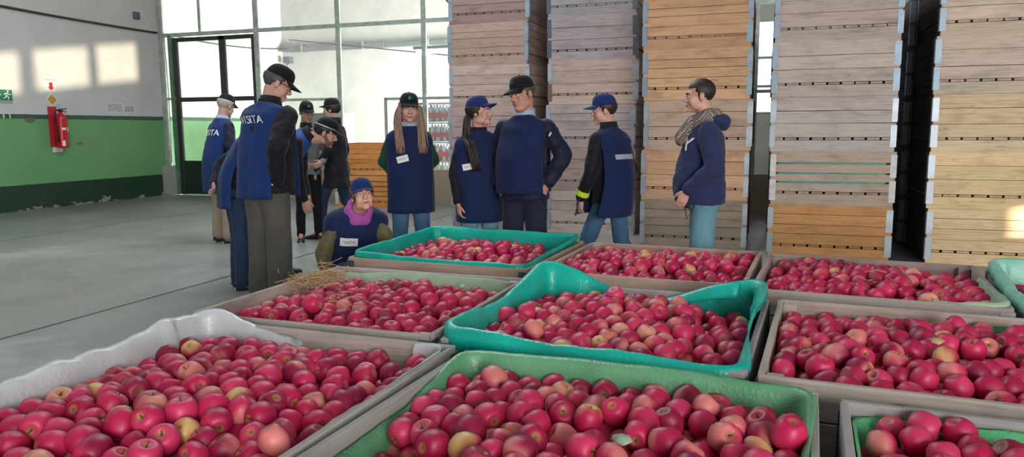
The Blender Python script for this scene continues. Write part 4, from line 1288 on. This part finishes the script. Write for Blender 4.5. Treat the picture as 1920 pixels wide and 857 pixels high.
    def card(s, c, right, up, w, h, txt='VISITA', size=.03, bvh=None):
        b = MB()
        nx, ny = 6, 4
        g = [[(-w / 2 + w * i / nx, -h / 2 + h * j / ny, .0) for i in range(nx + 1)] for j in range(ny + 1)]
        b.loft(g, cap=False, closed=False)
        o = s.stick(b.mesh('badge'), M['white'], s.vesto, bvh or s.vbvh, c, right, up, .009, 'badge')
        if txt: s.stick(text_mesh(txt, size), M['ink'], s.vesto, bvh or s.vbvh, c, right, up, .012)
        return o
    def cap(s, mat, tilt=0.0, brimlen=.075, logo=False, droop=.22, low=.037):
        k = s.k
        T = Matrix.Rotation(tilt, 4, 'X')
        def Q(x, y, z): return s.headM @ (T @ V3(x, y - .0, z))
        n = 36
        rings = []
        for j in range(10):
            t = j / 9
            a = t * PI / 2
            z = low + .004 + (.108) * math.sin(a) * (1 - .05 * t)
            rr = math.cos(a) ** .62 if t < 1 else 0.02
            rings.append([Q((.0865 * rr) * math.cos(q), .010 - .006 * t + (.108 * rr) * math.sin(q), z - .010 * (1 - t) * math.sin(q) * (1)) * k for q in [2 * PI * i / n for i in range(n)]])
        b = MB(); b.loft(rings, cap=True)
        b.ell(Q(0, .004, low + .108) * k, (.009 * k, .009 * k, .005 * k), None, 8, 5)
        o = b.build('cap', mat, s.root, smooth=True)
        bm = bmesh.new(); bm.from_mesh(o.data); bv = BVHTree.FromBMesh(bm); bm.free()
        # brim
        vs = []
        nn, mm = 19, 6
        for j in range(mm):
            t = j / (mm - 1)
            row = []
            for i in range(nn):
                a = -1.18 + 2.36 * i / (nn - 1)
                rx = .0870 + .001 * t
                y0 = .010 - .1075 * math.cos(a)
                x = rx * math.sin(a) * (1 - .10 * t)
                y = y0 - brimlen * t * (math.cos(a * 1.12) ** .6 if abs(a * 1.12) < PI / 2 else 0)
                z = low + .012 - .010 * (-math.cos(a)) * 0 - droop * brimlen * t - .020 * (abs(math.sin(a)) ** 2) * (.4 + .6 * t) + .004
                row.append(Q(x, y, z) * k)
            vs.append(row)
        b = MB(); b.loft(vs, cap=False, closed=False)
        br = b.build('brim', mat, o, smooth=True)
        m_ = br.modifiers.new('solid', 'SOLIDIFY'); m_.thickness = .004 * k; m_.offset = 0
        if logo:
            b = MB()
            for pts in ([(-.020, -.014), (-.002, -.014), (.000, .018), (-.004, .020)], [(-.020, -.016), (.012, -.016), (.006, -.006), (-.012, -.008)], [(.002, -.004), (.010, -.012), (.004, .018), (.001, .020)]):
                b.add([(x * .85, y * .85, 0) for x, y in pts], [(0, 1, 2, 3)])
            c = T @ V3(-.006, -.06, low + .060)
            sv, s.k = s.k, 1.0
            Rr = s.headM.to_3x3()
            cc = (s.headM @ c) * sv
            nrm = Rr @ V3(0, -1, .25)
            s.stick(b.mesh('logo'), M['logo'], o, bv, cc, Rr @ V3(1, 0, 0), Rr @ V3(0, .25, 1), .002, 'logo')
            b = MB(); b.add([(-.008, -.012, 0), (-.003, -.012, 0), (-.003, .014, 0), (-.008, .010, 0)], [(0, 1, 2, 3)]); b.add([(.001, -.012, 0), (.007, -.012, 0), (.007, .008, 0), (.001, .014, 0)], [(0, 1, 2, 3)])
            s.stick(b.mesh('logo'), M['logotext'], o, bv, (s.headM @ (T @ V3(.020, -.06, low + .058))) * sv, Rr @ V3(1, 0, 0), Rr @ V3(0, .25, 1), .002, 'logo')
            s.k = sv
        return o
    def hair(s, mat, front=.025, low=-.085, grow=.006, side=0.0, capped=True):
        """close cropped hair: a shell on the back, sides and (without a cap) top of the skull"""
        k = s.k
        nu, nv = 40, 26
        rx, ry, rz = .0775 + grow, .097 + grow, .088 + grow
        b = MB(); idx = {}
        for j in range(nv + 1):
            th = PI * j / nv
            for i in range(nu):
                a = 2 * PI * i / nu
                x, y, z = rx * math.sin(th) * math.cos(a), .014 + ry * math.sin(th) * math.sin(a), .036 + rz * math.cos(th)
                if z < .0: y = max(y, y) ; x *= 1 + .25 * z; 
                nz = 1 + .02 * noise.noise(V3(x * 60, y * 60, z * 25 + s.seed))
                idx[j, i] = len(b.v); b.v.append(tuple(s.H(x * nz, y * nz, z * nz) * k)); b.a.append(((0, 0, 0), (1, 1, 1)))
        def keep(x, y, z):
            if capped and z > .052: return False
            if z > .085: return y > -.070 or z > .10
            lim = low if y > .045 else (-.012 - side if y > -.012 else (.03 - side if y > -.03 else .06))
            return z > lim and y > -.075 + (.0 if z > .06 else .03)
        for j in range(nv):
            for i in range(nu):
                q = [idx[j, i], idx[j + 1, i], idx[j + 1, (i + 1) % nu], idx[j, (i + 1) % nu]]
                c = sum((Vector(b.v[w]) for w in q), V3(0, 0, 0)) / 4 / k
                l = s.headM.inverted() @ c
                if keep(l.x, l.y, l.z): b.f.append(tuple(q))
        o = b.build('hair', mat, s.root, smooth=True)
        m_ = o.modifiers.new('solid', 'SOLIDIFY'); m_.thickness = .012 * k; m_.offset = -.2
        return o
    def strands(s, mat, paths, name='hair'):
        """paths: list of (list of points in head or body space, radius) bundles"""
        b = MB(); R = random.Random(s.seed)
        for pts, r0, n, spread in paths:
            for q in range(n):
                jx, jy = R.gauss(0, spread), R.gauss(0, spread * .6)
                pp = []
                for i, p in enumerate(pts):
                    f = .35 + .65 * i / (len(pts) - 1)
                    pp.append((V3(*p) + V3(jx * f + R.gauss(0, .003), jy * f + R.gauss(0, .003), R.gauss(0, .004))) * s.k)
                # smooth the path
                sm = []
                for i in range(len(pp) - 1):
                    for t in (0, .33, .66):
                        p0, p1, p2, p3 = pp[max(i - 1, 0)], pp[i], pp[i + 1], pp[min(i + 2, len(pp) - 1)]
                        sm.append(.5 * ((2 * p1) + (p2 - p0) * t + (2 * p0 - 5 * p1 + 4 * p2 - p3) * t * t + (3 * p1 - p0 - 3 * p2 + p3) * t ** 3))
                sm.append(pp[-1])
                L = len(sm)
                rr = [r0 * s.k * R.uniform(.7, 1.2) * (.75 + .5 * math.sin(PI * min(1, i / L * 1.3))) * (1 if i < L * .7 else max(.12, 1 - (i / L - .7) / .3)) for i in range(L)]
                b.tube(sm, rr, 6)
        return b.build(name, mat, s.root, smooth=True)
    def collar(s, mat, name='collar', r=.068, z0=1.47, z1=1.535, thick=.012, off=0.0):
        b = MB()
        b.loft([s.ring(z, rr, rr * 1.02, off, 24, 2) for z, rr in ((z0, r + .012), ((z0 + z1) / 2, r + .004), (z1, r), (z1 - .004, r - thick), (z0, r - thick))], cap=False)
        return s.fin(b).build(name, mat, s.root, smooth=True)
    def glasses(s):
        k = s.k; b = MB()
        for q in (1, -1):
            b.tube([s.H(q * .033 + .021 * math.cos(a), -.103 + .006 * abs(math.cos(a)), -.004 + .016 * math.sin(a)) * k for a in [2 * PI * i / 16 for i in range(17)]], .0022 * k, 5)
            b.tube([s.H(q * .054, -.098, .0) * k, s.H(q * .078, -.05, .006) * k, s.H(q * .083, .012, .004) * k], .0024 * k, 5)
        b.tube([s.H(-.012, -.106, -.002) * k, s.H(.012, -.106, -.002) * k], .002 * k, 5)
        b.build('glasses', M['glassframe'], s.root)
    def beard(s, mat):
        b = MB(); R = s.headM.to_3x3()
        for c, r in (((0, -.031, -.062), (.0625, .0655, .060)), ((0, -.060, -.093), (.0370, .0345, .0285))):
            b.ell(s.H(*c), r, R)
        for q in (1, -1): b.cone(s.H(q * .062, -.01, -.03), .016, s.H(q * .046, -.045, -.088), .022)
        o = s.fin(b)
        ob = remesh(o, 'beard', mat, s.root, .006, 2)
        return ob

def facing(loc, deg):
    """heading for a figure at loc: 0 looks at the photographer, positive turns towards the photo's right"""
    to = (Vector((CAM.x, CAM.y, 0)) - Vector((loc[0], loc[1], 0))).normalized()
    rt = Vector((RIGHT.x, RIGHT.y, 0)).normalized()
    a = math.radians(deg)
    # make a right vector square to the sight line
    rt = (rt - to * rt.dot(to)).normalized()
    f = to * math.cos(a) + rt * math.sin(a)
    return math.atan2(f.x, -f.y)
def rad(x): return math.radians(x)
STAND = {1: (V3(.105, -.012, .49), V3(.115, .01, .085), V3(.25, -1, 0)), -1: (V3(-.105, -.012, .49), V3(-.115, .01, .085), V3(-.25, -1, 0))}
def hang(q, fy=0, out=0.05, bend=.05):
    sx = q * (.215 + out * .5)
    return (V3(sx + q * .01, .02 + fy * .3, 1.14), V3(q * (.235 + out), -.04 - bend + fy, .90), V3(q * .02, -.12, -1), V3(-q, -.1, 0), .55)
def behind(q): return (V3(q * .285, .10, 1.17), V3(q * .10, .19, 1.0), V3(-q * .8, .1, -.5), V3(0, .9, .2), .7)
def pocket(q, fy=-.05): return (V3(q * .315, .06, 1.17), V3(q * .205, fy - .05, .98), V3(-q * .3, -.25, -1), V3(-q, .1, 0), .4)
# ---- the visitors
Person.browmat = M['hair_dark']

# tall man from behind, hand on hip
loc = (-3.74, 4.92, 0)
p = Person(loc, facing(loc, 128), 1.88, 'tall man seen from behind, VISITA vest, grey trousers, hand on hip', lean=.17, seed=1, chest=1.24, sh=.195, belly=.02)
p.limbs({1: STAND[1], -1: STAND[-1]}, {1: (V3(.30, -.06, 1.17), V3(.22, -.20, 1.02), V3(-.4, -.8, -.3), V3(-.6, .3, -.6), .5), -1: (V3(-.315, .11, 1.16), V3(-.235, .055, .93), V3(.55, .45, -.55), V3(.6, -.5, .3), .9)}, (rad(-30), rad(26), 0, .03))
p.body(M['skin']); p.jacket(M['jblack'], rs=(.084, .070, .054), hem=.84, collar=.02); p.trousers(M['tr_grey'], r=(.118, .094, .086)); p.shoes(M['shoe'])
v = p.vest(M['navy_lit'], hem=.80, w=.222, d=.165, hemw=.240, hemd=.175, open_side=.62, fold=.07, seed=3, opentop=1.40)
p.collar(M['neckdark'], r=.074, z1=1.55); p.hair(M['hair_salt'], low=-.07); p.cap(M['capblack'], tilt=.10, brimlen=.085); p.glasses()
me = text_mesh('VISITA', .078, 1.05, .001)
p.stick(me, M['print'], v, p.vbvh, p.at(1.345, -.012, .2), p.spine(1.335)[1] * -1 + V3(0, 0, .05), p.spine(1.335)[3] , .012)

# man in jeans hidden behind him
loc = (-4.32, 5.28, 0)
p = Person(loc, facing(loc, 100), 1.62, 'man in blue jeans and vest mostly hidden behind the tall man', lean=.42, seed=2)
p.limbs(dict(STAND), {1: behind(1), -1: (V3(-.20, -.22, 1.14), V3(-.12, -.40, 1.10), V3(.2, -1, 0), V3(0, 0, -1), .6)}, (0, rad(35), 0, .03))
p.body(M['skin']); p.jacket(M['jblack']); p.trousers(M['jeans_dark'], r=(.104, .078, .072)); p.shoes(M['shoe'], M['sole']); p.vest(M['navy_lit'], hem=.78, open_side=.4); p.hair(M['hair_dark']); p.cap(M['capblack'])

# grey haired visitor further back
loc = (-6.32, 7.45, 0)
p = Person(loc, facing(loc, 120), 1.80, 'grey-haired visitor in black cap and beige trousers beside the glass door', lean=.14, seed=3, hipoff=(0, 0))
p.limbs(dict(STAND), {1: (V3(.30, -.02, 1.16), V3(.16, -.22, 1.10), V3(-1, -.4, .1), V3(0, 1, 0), .6), -1: (V3(-.31, .02, 1.16), V3(-.15, -.20, 1.10), V3(1, -.5, .1), V3(0, 1, 0), .6)}, (rad(10), rad(20), 0, .02))
p.body(M['skin']); p.jacket(M['jnavy'], rs=(.066, .058, .048)); p.trousers(M['tr_beige'], r=(.092, .075, .07)); p.shoes(M['shoe'], M['sole'])
v = p.vest(M['navy_lit'], hem=.62, w=.19, hemw=.22, hemd=.19, open_side=.35); p.hair(M['hair_grey'], low=-.09, grow=.010); p.cap(M['capblack']); p.collar(M['shirt'], r=.07)
p.stick(text_mesh('VISITA', .10, 1.05, .001), M['print'], v, p.vbvh, p.at(1.30, 0, .2), (-1, 0, 0), (0, 0, 1), .012)

# man bending forward
loc = (-4.33, 5.80, 0)
p = Person(loc, facing(loc, 80), 1.76, 'bearded man in black cap bending forward behind the tall man', lean=.98, seed=4, hipoff=(0, .04))
p.limbs(dict(STAND), {1: (V3(.24, -.24, .98), V3(.16, -.28, .76), V3(-.3, -.2, -.9), V3(-.5, .2, -.6), .6), -1: (V3(-.24, -.26, .98), V3(-.18, -.30, .74), V3(.1, -.2, -.9), V3(.9, 0, 0), .6)}, (rad(6), rad(22), 0, .05))
p.body(M['skin_tan']); p.jacket(M['jblack'], collar=.03); p.trousers(M['tr_black']); p.shoes(M['shoe'])
p.vest(mat_simple('bright_blue_vest_cloth', srgb(34, 76, 150), .8), hem=.88, open_side=.55, opentop=1.36); p.collar(M['neckdark'], r=.078, z1=1.56); p.hair(M['hair_dark'], low=-.095, side=.025); p.beard(M['beard']); p.cap(M['capblack'], tilt=.06, brimlen=.082)
b = MB(); b.tube([p.H(.088 * math.cos(a), .012 + .110 * math.sin(a), .052) * p.k for a in [rad(x) for x in range(-60, 250, 15)]], .006 * p.k, 6); b.build('cap_band', M['galv'], p.root)

# man with spectacles in grey jumper
loc = (-5.38, 7.90, 0)
p = Person(loc, facing(loc, 12), 1.70, 'man in grey jumper and spectacles in the background, facing the camera', lean=.06, seed=5)
p.limbs(dict(STAND), {1: (V3(.29, -.02, 1.14), V3(.16, -.22, 1.02), V3(-.7, -.5, -.3), V3(0, 1, .2), .5), -1: (V3(-.29, -.02, 1.14), V3(-.16, -.22, 1.02), V3(.7, -.5, -.3), V3(0, 1, .2), .5)}, (rad(8), rad(14), 0, .02))
p.body(M['skin_tan']); p.jacket(M['grey_knit'], name='jumper'); p.trousers(M['tr_black']); p.shoes(M['shoe'], M['sole']); p.hair(M['hair_dark']); p.cap(M['capblack'], logo=True); p.glasses(); p.collar(M['neckdark'], r=.07)

# dark coat figure walking away
loc = (-5.12, 8.15, 0)
p = Person(loc, facing(loc, -115), 1.74, 'dark-haired person in long black coat and jeans turned away, black cap', seed=6)
p.limbs({1: (V3(.10, -.16, .50), V3(.11, -.20, .085), V3(.1, -1, 0)), -1: (V3(-.10, .06, .49), V3(-.11, .38, .15), V3(-.05, -1, -.5))}, {1: hang(1, -.1), -1: hang(-1, .05)}, (rad(0), rad(4), 0, .02))
p.body(M['skin']); p.jacket(M['jblack'], name='coat', hem=.66, flare=.02, torso=1.06); p.trousers(M['jeans_dark']); p.shoes(M['shoe']); p.hair(M['hair_dark'], low=-.10, grow=.014, side=.05); p.cap(M['capblack'], tilt=-.05); p.collar(M['jblack'], r=.076, z1=1.56)

# crouching woman with purple scarf
loc = (-2.80, 4.72, 0)
p = Person(loc, facing(loc, 14), 1.66, 'crouching woman with purple scarf and olive jacket beside the turquoise-lined bin', lean=.60, hipz=.36, hipoff=(0, .22), seed=7, sh=.150)
p.limbs({1: (V3(.20, -.34, .36), V3(.16, -.10, .085), V3(.3, -1, 0)), -1: (V3(-.15, -.33, .36), V3(-.14, -.12, .085), V3(-.2, -1, 0))},
        {1: (V3(.30, -.10, .46), V3(.20, -.34, .36), V3(-.3, -.9, -.1), V3(-.3, .1, -.9), .6), -1: (V3(-.335, .03, .50), V3(-.27, -.17, .30), V3(.2, -.7, -.5), V3(.3, .1, -.9), .6)}, (rad(-4), rad(-14), rad(-4), .02))
p.body(M['skin_pale'], True); p.jacket(M['olive'], rs=(.058, .064, .050), hem=.90, wr=.014, torso=.92); p.trousers(M['jeans'], r=(.105, .075, .06)); p.shoes(M['shoe'])
p.vest(M['navy'], hem=.86, w=.250, d=.155, hemw=.255, hemd=.20, fold=.035, open_side=0, seed=2)
p.card(p.at(1.285, -.085, -.2), p.spine(1.285)[1], p.spine(1.285)[3], .125, .066, 'VISITA', .030)
b = MB()
for i, (z, r, t) in enumerate(((1.462, .092, .024), (1.487, .086, .026), (1.512, .078, .024))):
    b.tube([p.at(z - .030 * max(0, -math.sin(a)) + .006 * math.sin(3 * a + i), r * math.cos(a), r * 1.0 * math.sin(a) - .012) for a in [2 * PI * q / 28 for q in range(29)]], [t + .005 * math.sin(5 * q + i) for q in range(29)], 8)
remesh(p.fin(b), 'scarf', M['purple'], p.root, .008, 3, (.004, 22, 3, 1))
p.hair(M['hair_red'], low=-.09, grow=.012, side=.05); p.cap(M['capnavy'], tilt=.04, low=.026)

# long haired woman
loc = (-2.93, 5.83, 0)
p = Person(loc, facing(loc, 6), 1.66, 'woman with long loose light brown hair and green sleeves, hands behind her back', seed=8, sh=.148, lean=.02)
p.limbs(dict(STAND), {1: behind(1), -1: behind(-1)}, (rad(2), rad(6), rad(2), .01))
p.body(M['skin'], True); p.jacket(M['green_knit'], name='jumper', rs=(.058, .050, .042), collar=.0); p.trousers(M['jeans'], r=(.098, .07, .058)); p.shoes(M['shoe'])
p.vest(M['navy'], hem=.70, w=.205, d=.138, hemw=.218, hemd=.160, neckr=.094, fold=.02, seed=5)
p.collar(M['green_knit'], name='roll_neck', r=.074, z1=1.500); p.collar(M['shirt'], name='shirt_collar', r=.066, z1=1.535)
p.card(p.at(1.205, -.078, -.2), V3(1, 0, .25), V3(-.25, 0, 1), .098, .056, 'VISITA', .023)
p.hair(M['hair_blond'], low=-.09, grow=.014, side=.08)
S_ = []
for q in (1, -1):
    for dx in (0, .016):
        S_.append(([p.H(q * (.070 + dx * .3), .00 - dx, .035), p.H(q * (.088 + dx), -.012, -.03), p.H(q * (.098 + dx), -.035, -.12), p.at(1.40, q * (.100 + dx), -.135), p.at(1.32, q * (.098 + dx), -.158), p.at(1.255, q * (.112 - dx), -.165)], .0062, 20, .016))
S_.append(([p.H(0, .085, .03), p.H(0, .11, -.05), p.at(1.42, 0, .13), p.at(1.30, 0, .155)], .016, 14, .04))
p.strands(M['hair_blond'], S_, name='long_hair')
p.cap(M['capblack'], tilt=.02, logo=True, brimlen=.070, droop=.30)

# dark haired woman in blue cap
loc = (-2.20, 5.62, 0)
p = Person(loc, facing(loc, 14), 1.61, 'woman in blue cap with dark side ponytail looking over to the right', seed=9, sh=.148)
p.limbs(dict(STAND), {1: (V3(.315, .07, 1.16), V3(.16, .18, 1.0), V3(-.8, .1, -.4), V3(0, 1, .2), .7), -1: (V3(-.275, .0, 1.15), V3(-.245, -.09, .86), V3(.10, -.10, -1), V3(.9, .1, 0), .7)}, (rad(58), rad(-6), rad(3), .01))
p.body(M['skin'], True); p.jacket(M['jblack'], name='jumper', rs=(.058, .050, .042), collar=.0); p.trousers(M['jeans_pale'], r=(.098, .07, .058)); p.shoes(M['shoe'])
p.vest(M['navy'], hem=.69, w=.214, d=.138, hemw=.210, hemd=.165, neckr=.090, fold=.02, seed=6)
p.collar(M['jblack'], r=.074, z1=1.53); 
p.card(p.at(1.185, -.135, -.2), V3(1, 0, .2), V3(-.2, 0, 1), .074, .050, 'VISITA', .016)
p.hair(M['hair_dark'], low=-.09, grow=.014, side=.02)
p.strands(M['hair_dark'], [([p.H(-.02, .095, .0), p.H(-.05, .11, -.06), p.at(1.44, -.125, -.04), p.at(1.38, -.120, -.135), p.at(1.28, -.105, -.168), p.at(1.15, -.070, -.172)], .014, 26, .028)], name='ponytail')
p.cap(M['capnavy'], tilt=-.14, brimlen=.078, droop=.25)
b = MB(); b.ell(p.H(-.084, .008, -.05) * p.k, (.004,) * 3, None, 8, 6); b.build('earring', M['galv'], p.root)

# heavy man with hands in pockets
loc = (-1.80, 5.60, 0)
p = Person(loc, facing(loc, -20), 1.755, 'heavyset man in black cap with green logo, hands in trouser pockets', seed=10, chest=1.12, sh=.178, belly=.050)
p.limbs(dict(STAND), {1: (V3(.345, .10, 1.17), V3(.235, -.06, .96), V3(-.25, -.3, -1), V3(-.9, .2, 0), .4), -1: (V3(-.33, .06, 1.17), V3(-.215, -.10, .97), V3(.25, -.25, -1), V3(.9, .2, 0), .4)}, (rad(-30), rad(10), rad(-4), .035))
p.body(M['skin_tan'], heavy=True); p.jacket(M['jnavy'], rs=(.076, .070, .058), hem=.83, wr=.008); p.trousers(M['tr_navy'], r=(.102, .082, .072)); p.shoes(M['shoe'])
v = p.vest(M['navy'], hem=.885, w=.205, d=.160, hemw=.220, hemd=.180, fold=.03, open_side=.50, seed=7, opentop=1.41, neckr=.092)
p.collar(M['shirt'], name='shirt_collar', r=.078, z1=1.55); p.hair(M['hair_salt'], low=-.06, grow=.003)
p.cap(M['capblack'], tilt=.03, logo=True, brimlen=.085, droop=.3)
sh_ = p.shoulder[1]
b = MB(); b.box((sh_ + V3(.052, -.062, -.06)) * p.k, (.012, .004, .034), R=Matrix.Rotation(.5, 3, 'Y') @ Matrix.Rotation(.7, 3, 'Z')); b.build('jacket_mark', M['print'], p.root)

# walking man
loc = (-1.17, 5.95, 0)
p = Person(loc, facing(loc, -128), 1.63, 'man in blue cap striding to the left, reflective strip on his back', lean=.10, seed=11, chest=1.14, sh=.175)
p.limbs({1: (V3(.10, -.20, .50), V3(.10, -.30, .10), V3(.1, -1, .1)), -1: (V3(-.10, .03, .49), V3(-.11, .30, .13), V3(-.1, -1, -.35))},
        {1: (V3(.285, -.04, 1.13), V3(.27, -.16, .885), V3(-.02, -.15, -1), V3(-.9, 0, 0), .55), -1: (V3(-.27, .03, 1.14), V3(-.24, -.08, .90), V3(.02, -.1, -1), V3(.9, 0, 0), .55)}, (rad(38), rad(6), 0, .02))
p.body(M['skin']); p.jacket(M['jblack'], rs=(.068, .060, .050), hem=.85, collar=.02); p.trousers(M['jeans'], r=(.09, .072, .066)); p.shoes(M['shoe'])
v = p.vest(M['navy'], hem=.74, w=.215, d=.155, hemw=.265, hemd=.22, open_side=.5, opentop=1.40, fold=.03, seed=8, skew=.22)
p.collar(M['neckdark'], r=.074, z1=1.55); p.hair(M['hair_dark'], low=-.085); p.cap(M['capnavy'], tilt=.02, brimlen=.085, droop=.22)
b = MB(); b.loft([[(-.115 + .23 * i / 10, -.020 + .040 * j / 3 , 0) for i in range(11)] for j in range(4)], cap=False, closed=False)
p.stick(b.mesh('reflective_strip'), M['reflect'], v, p.vbvh, p.at(1.235, .0, .25), V3(-1, 0, 0), p.spine(1.235)[3], .005, 'reflective_strip')
el, wr_ = p.arms[1][0], p.arms[1][1]
d_ = (wr_ - el).normalized()
b = MB(); b.tube([wr_ - d_ * .085, wr_ - d_ * .035], .062, 18, cap=False)
o = p.fin(b).build('cuff_band', M['hivis'], p.root, smooth=True)

# hoodie man with checked scarf
loc = (-.41, 5.52, 0)
p = Person(loc, facing(loc, -86), 1.71, 'man in navy hoodie and checked scarf in profile, hand in jeans pocket', seed=12, chest=1.10, sh=.175, belly=.055)
p.limbs(dict(STAND), {1: (V3(.315, .05, 1.14), V3(.235, -.14, .97), V3(-.15, -.35, -.9), V3(-.9, .1, 0), .4), -1: (V3(-.30, .06, 1.15), V3(-.205, -.085, .945), V3(.25, -.25, -1), V3(.9, .1, 0), .3)}, (rad(-2), rad(2), 0, .03))
p.body(M['skin']); hd = p.jacket(M['hoodie'], name='hoodie', rs=(.080, .072, .052), hem=.86, wr=.008); p.trousers(M['jeans_teal'], r=(.098, .084, .078)); p.shoes(M['shoe'])
p.hair(M['hair_dark'], low=-.05, grow=-.001, capped=False)
b = MB()
b.ell(p.at(1.47, 0, .105), (.105, .075, .06)); b.ell(p.at(1.485, .06, .06), (.06, .06, .045)); b.ell(p.at(1.485, -.06, .06), (.06, .06, .045)); b.ell(p.at(1.45, 0, .125), (.075, .045, .050))
remesh(p.fin(b), 'hood', M['hoodie'], p.root, .010, 3, (.006, 14, 2, 1))
b = MB()
for i, (z, r, t) in enumerate(((1.475, .095, .034), (1.51, .088, .034), (1.54, .080, .028))):
    b.tube([p.at(z - .05 * max(0, -math.sin(a)), r * math.cos(a), r * 1.05 * math.sin(a) - .004) for a in [2 * PI * q / 28 for q in range(29)]], t, 8)
b.cone(p.at(1.47, .03, -.10), .045, p.at(1.33, .05, -.185), .042); b.cone(p.at(1.47, .00, -.11), .04, p.at(1.36, .0, -.19), .036)
remesh(p.fin(b), 'scarf', M['scarf'], p.root, .008, 3, (.005, 20, 3, 1))
bm = bmesh.new(); bm.from_mesh(hd.data); bv = BVHTree.FromBMesh(bm); bm.free()
p.stick(text_mesh('Y', .12, 1.0, .003), M['print'], hd, bv, p.at(1.30, .112, -.3), (1, 0, 0), (0, 0, 1), .005)
b = MB(); b.tube([p.at(.92, .165, -.08), V3(.185, -.15, .86), V3(.185, -.13, .76), V3(.19, -.09, .83), V3(.18, -.07, .90)], .0045, 6); p.fin(b).build('hanging_strap', M['jnavy'], p.root)
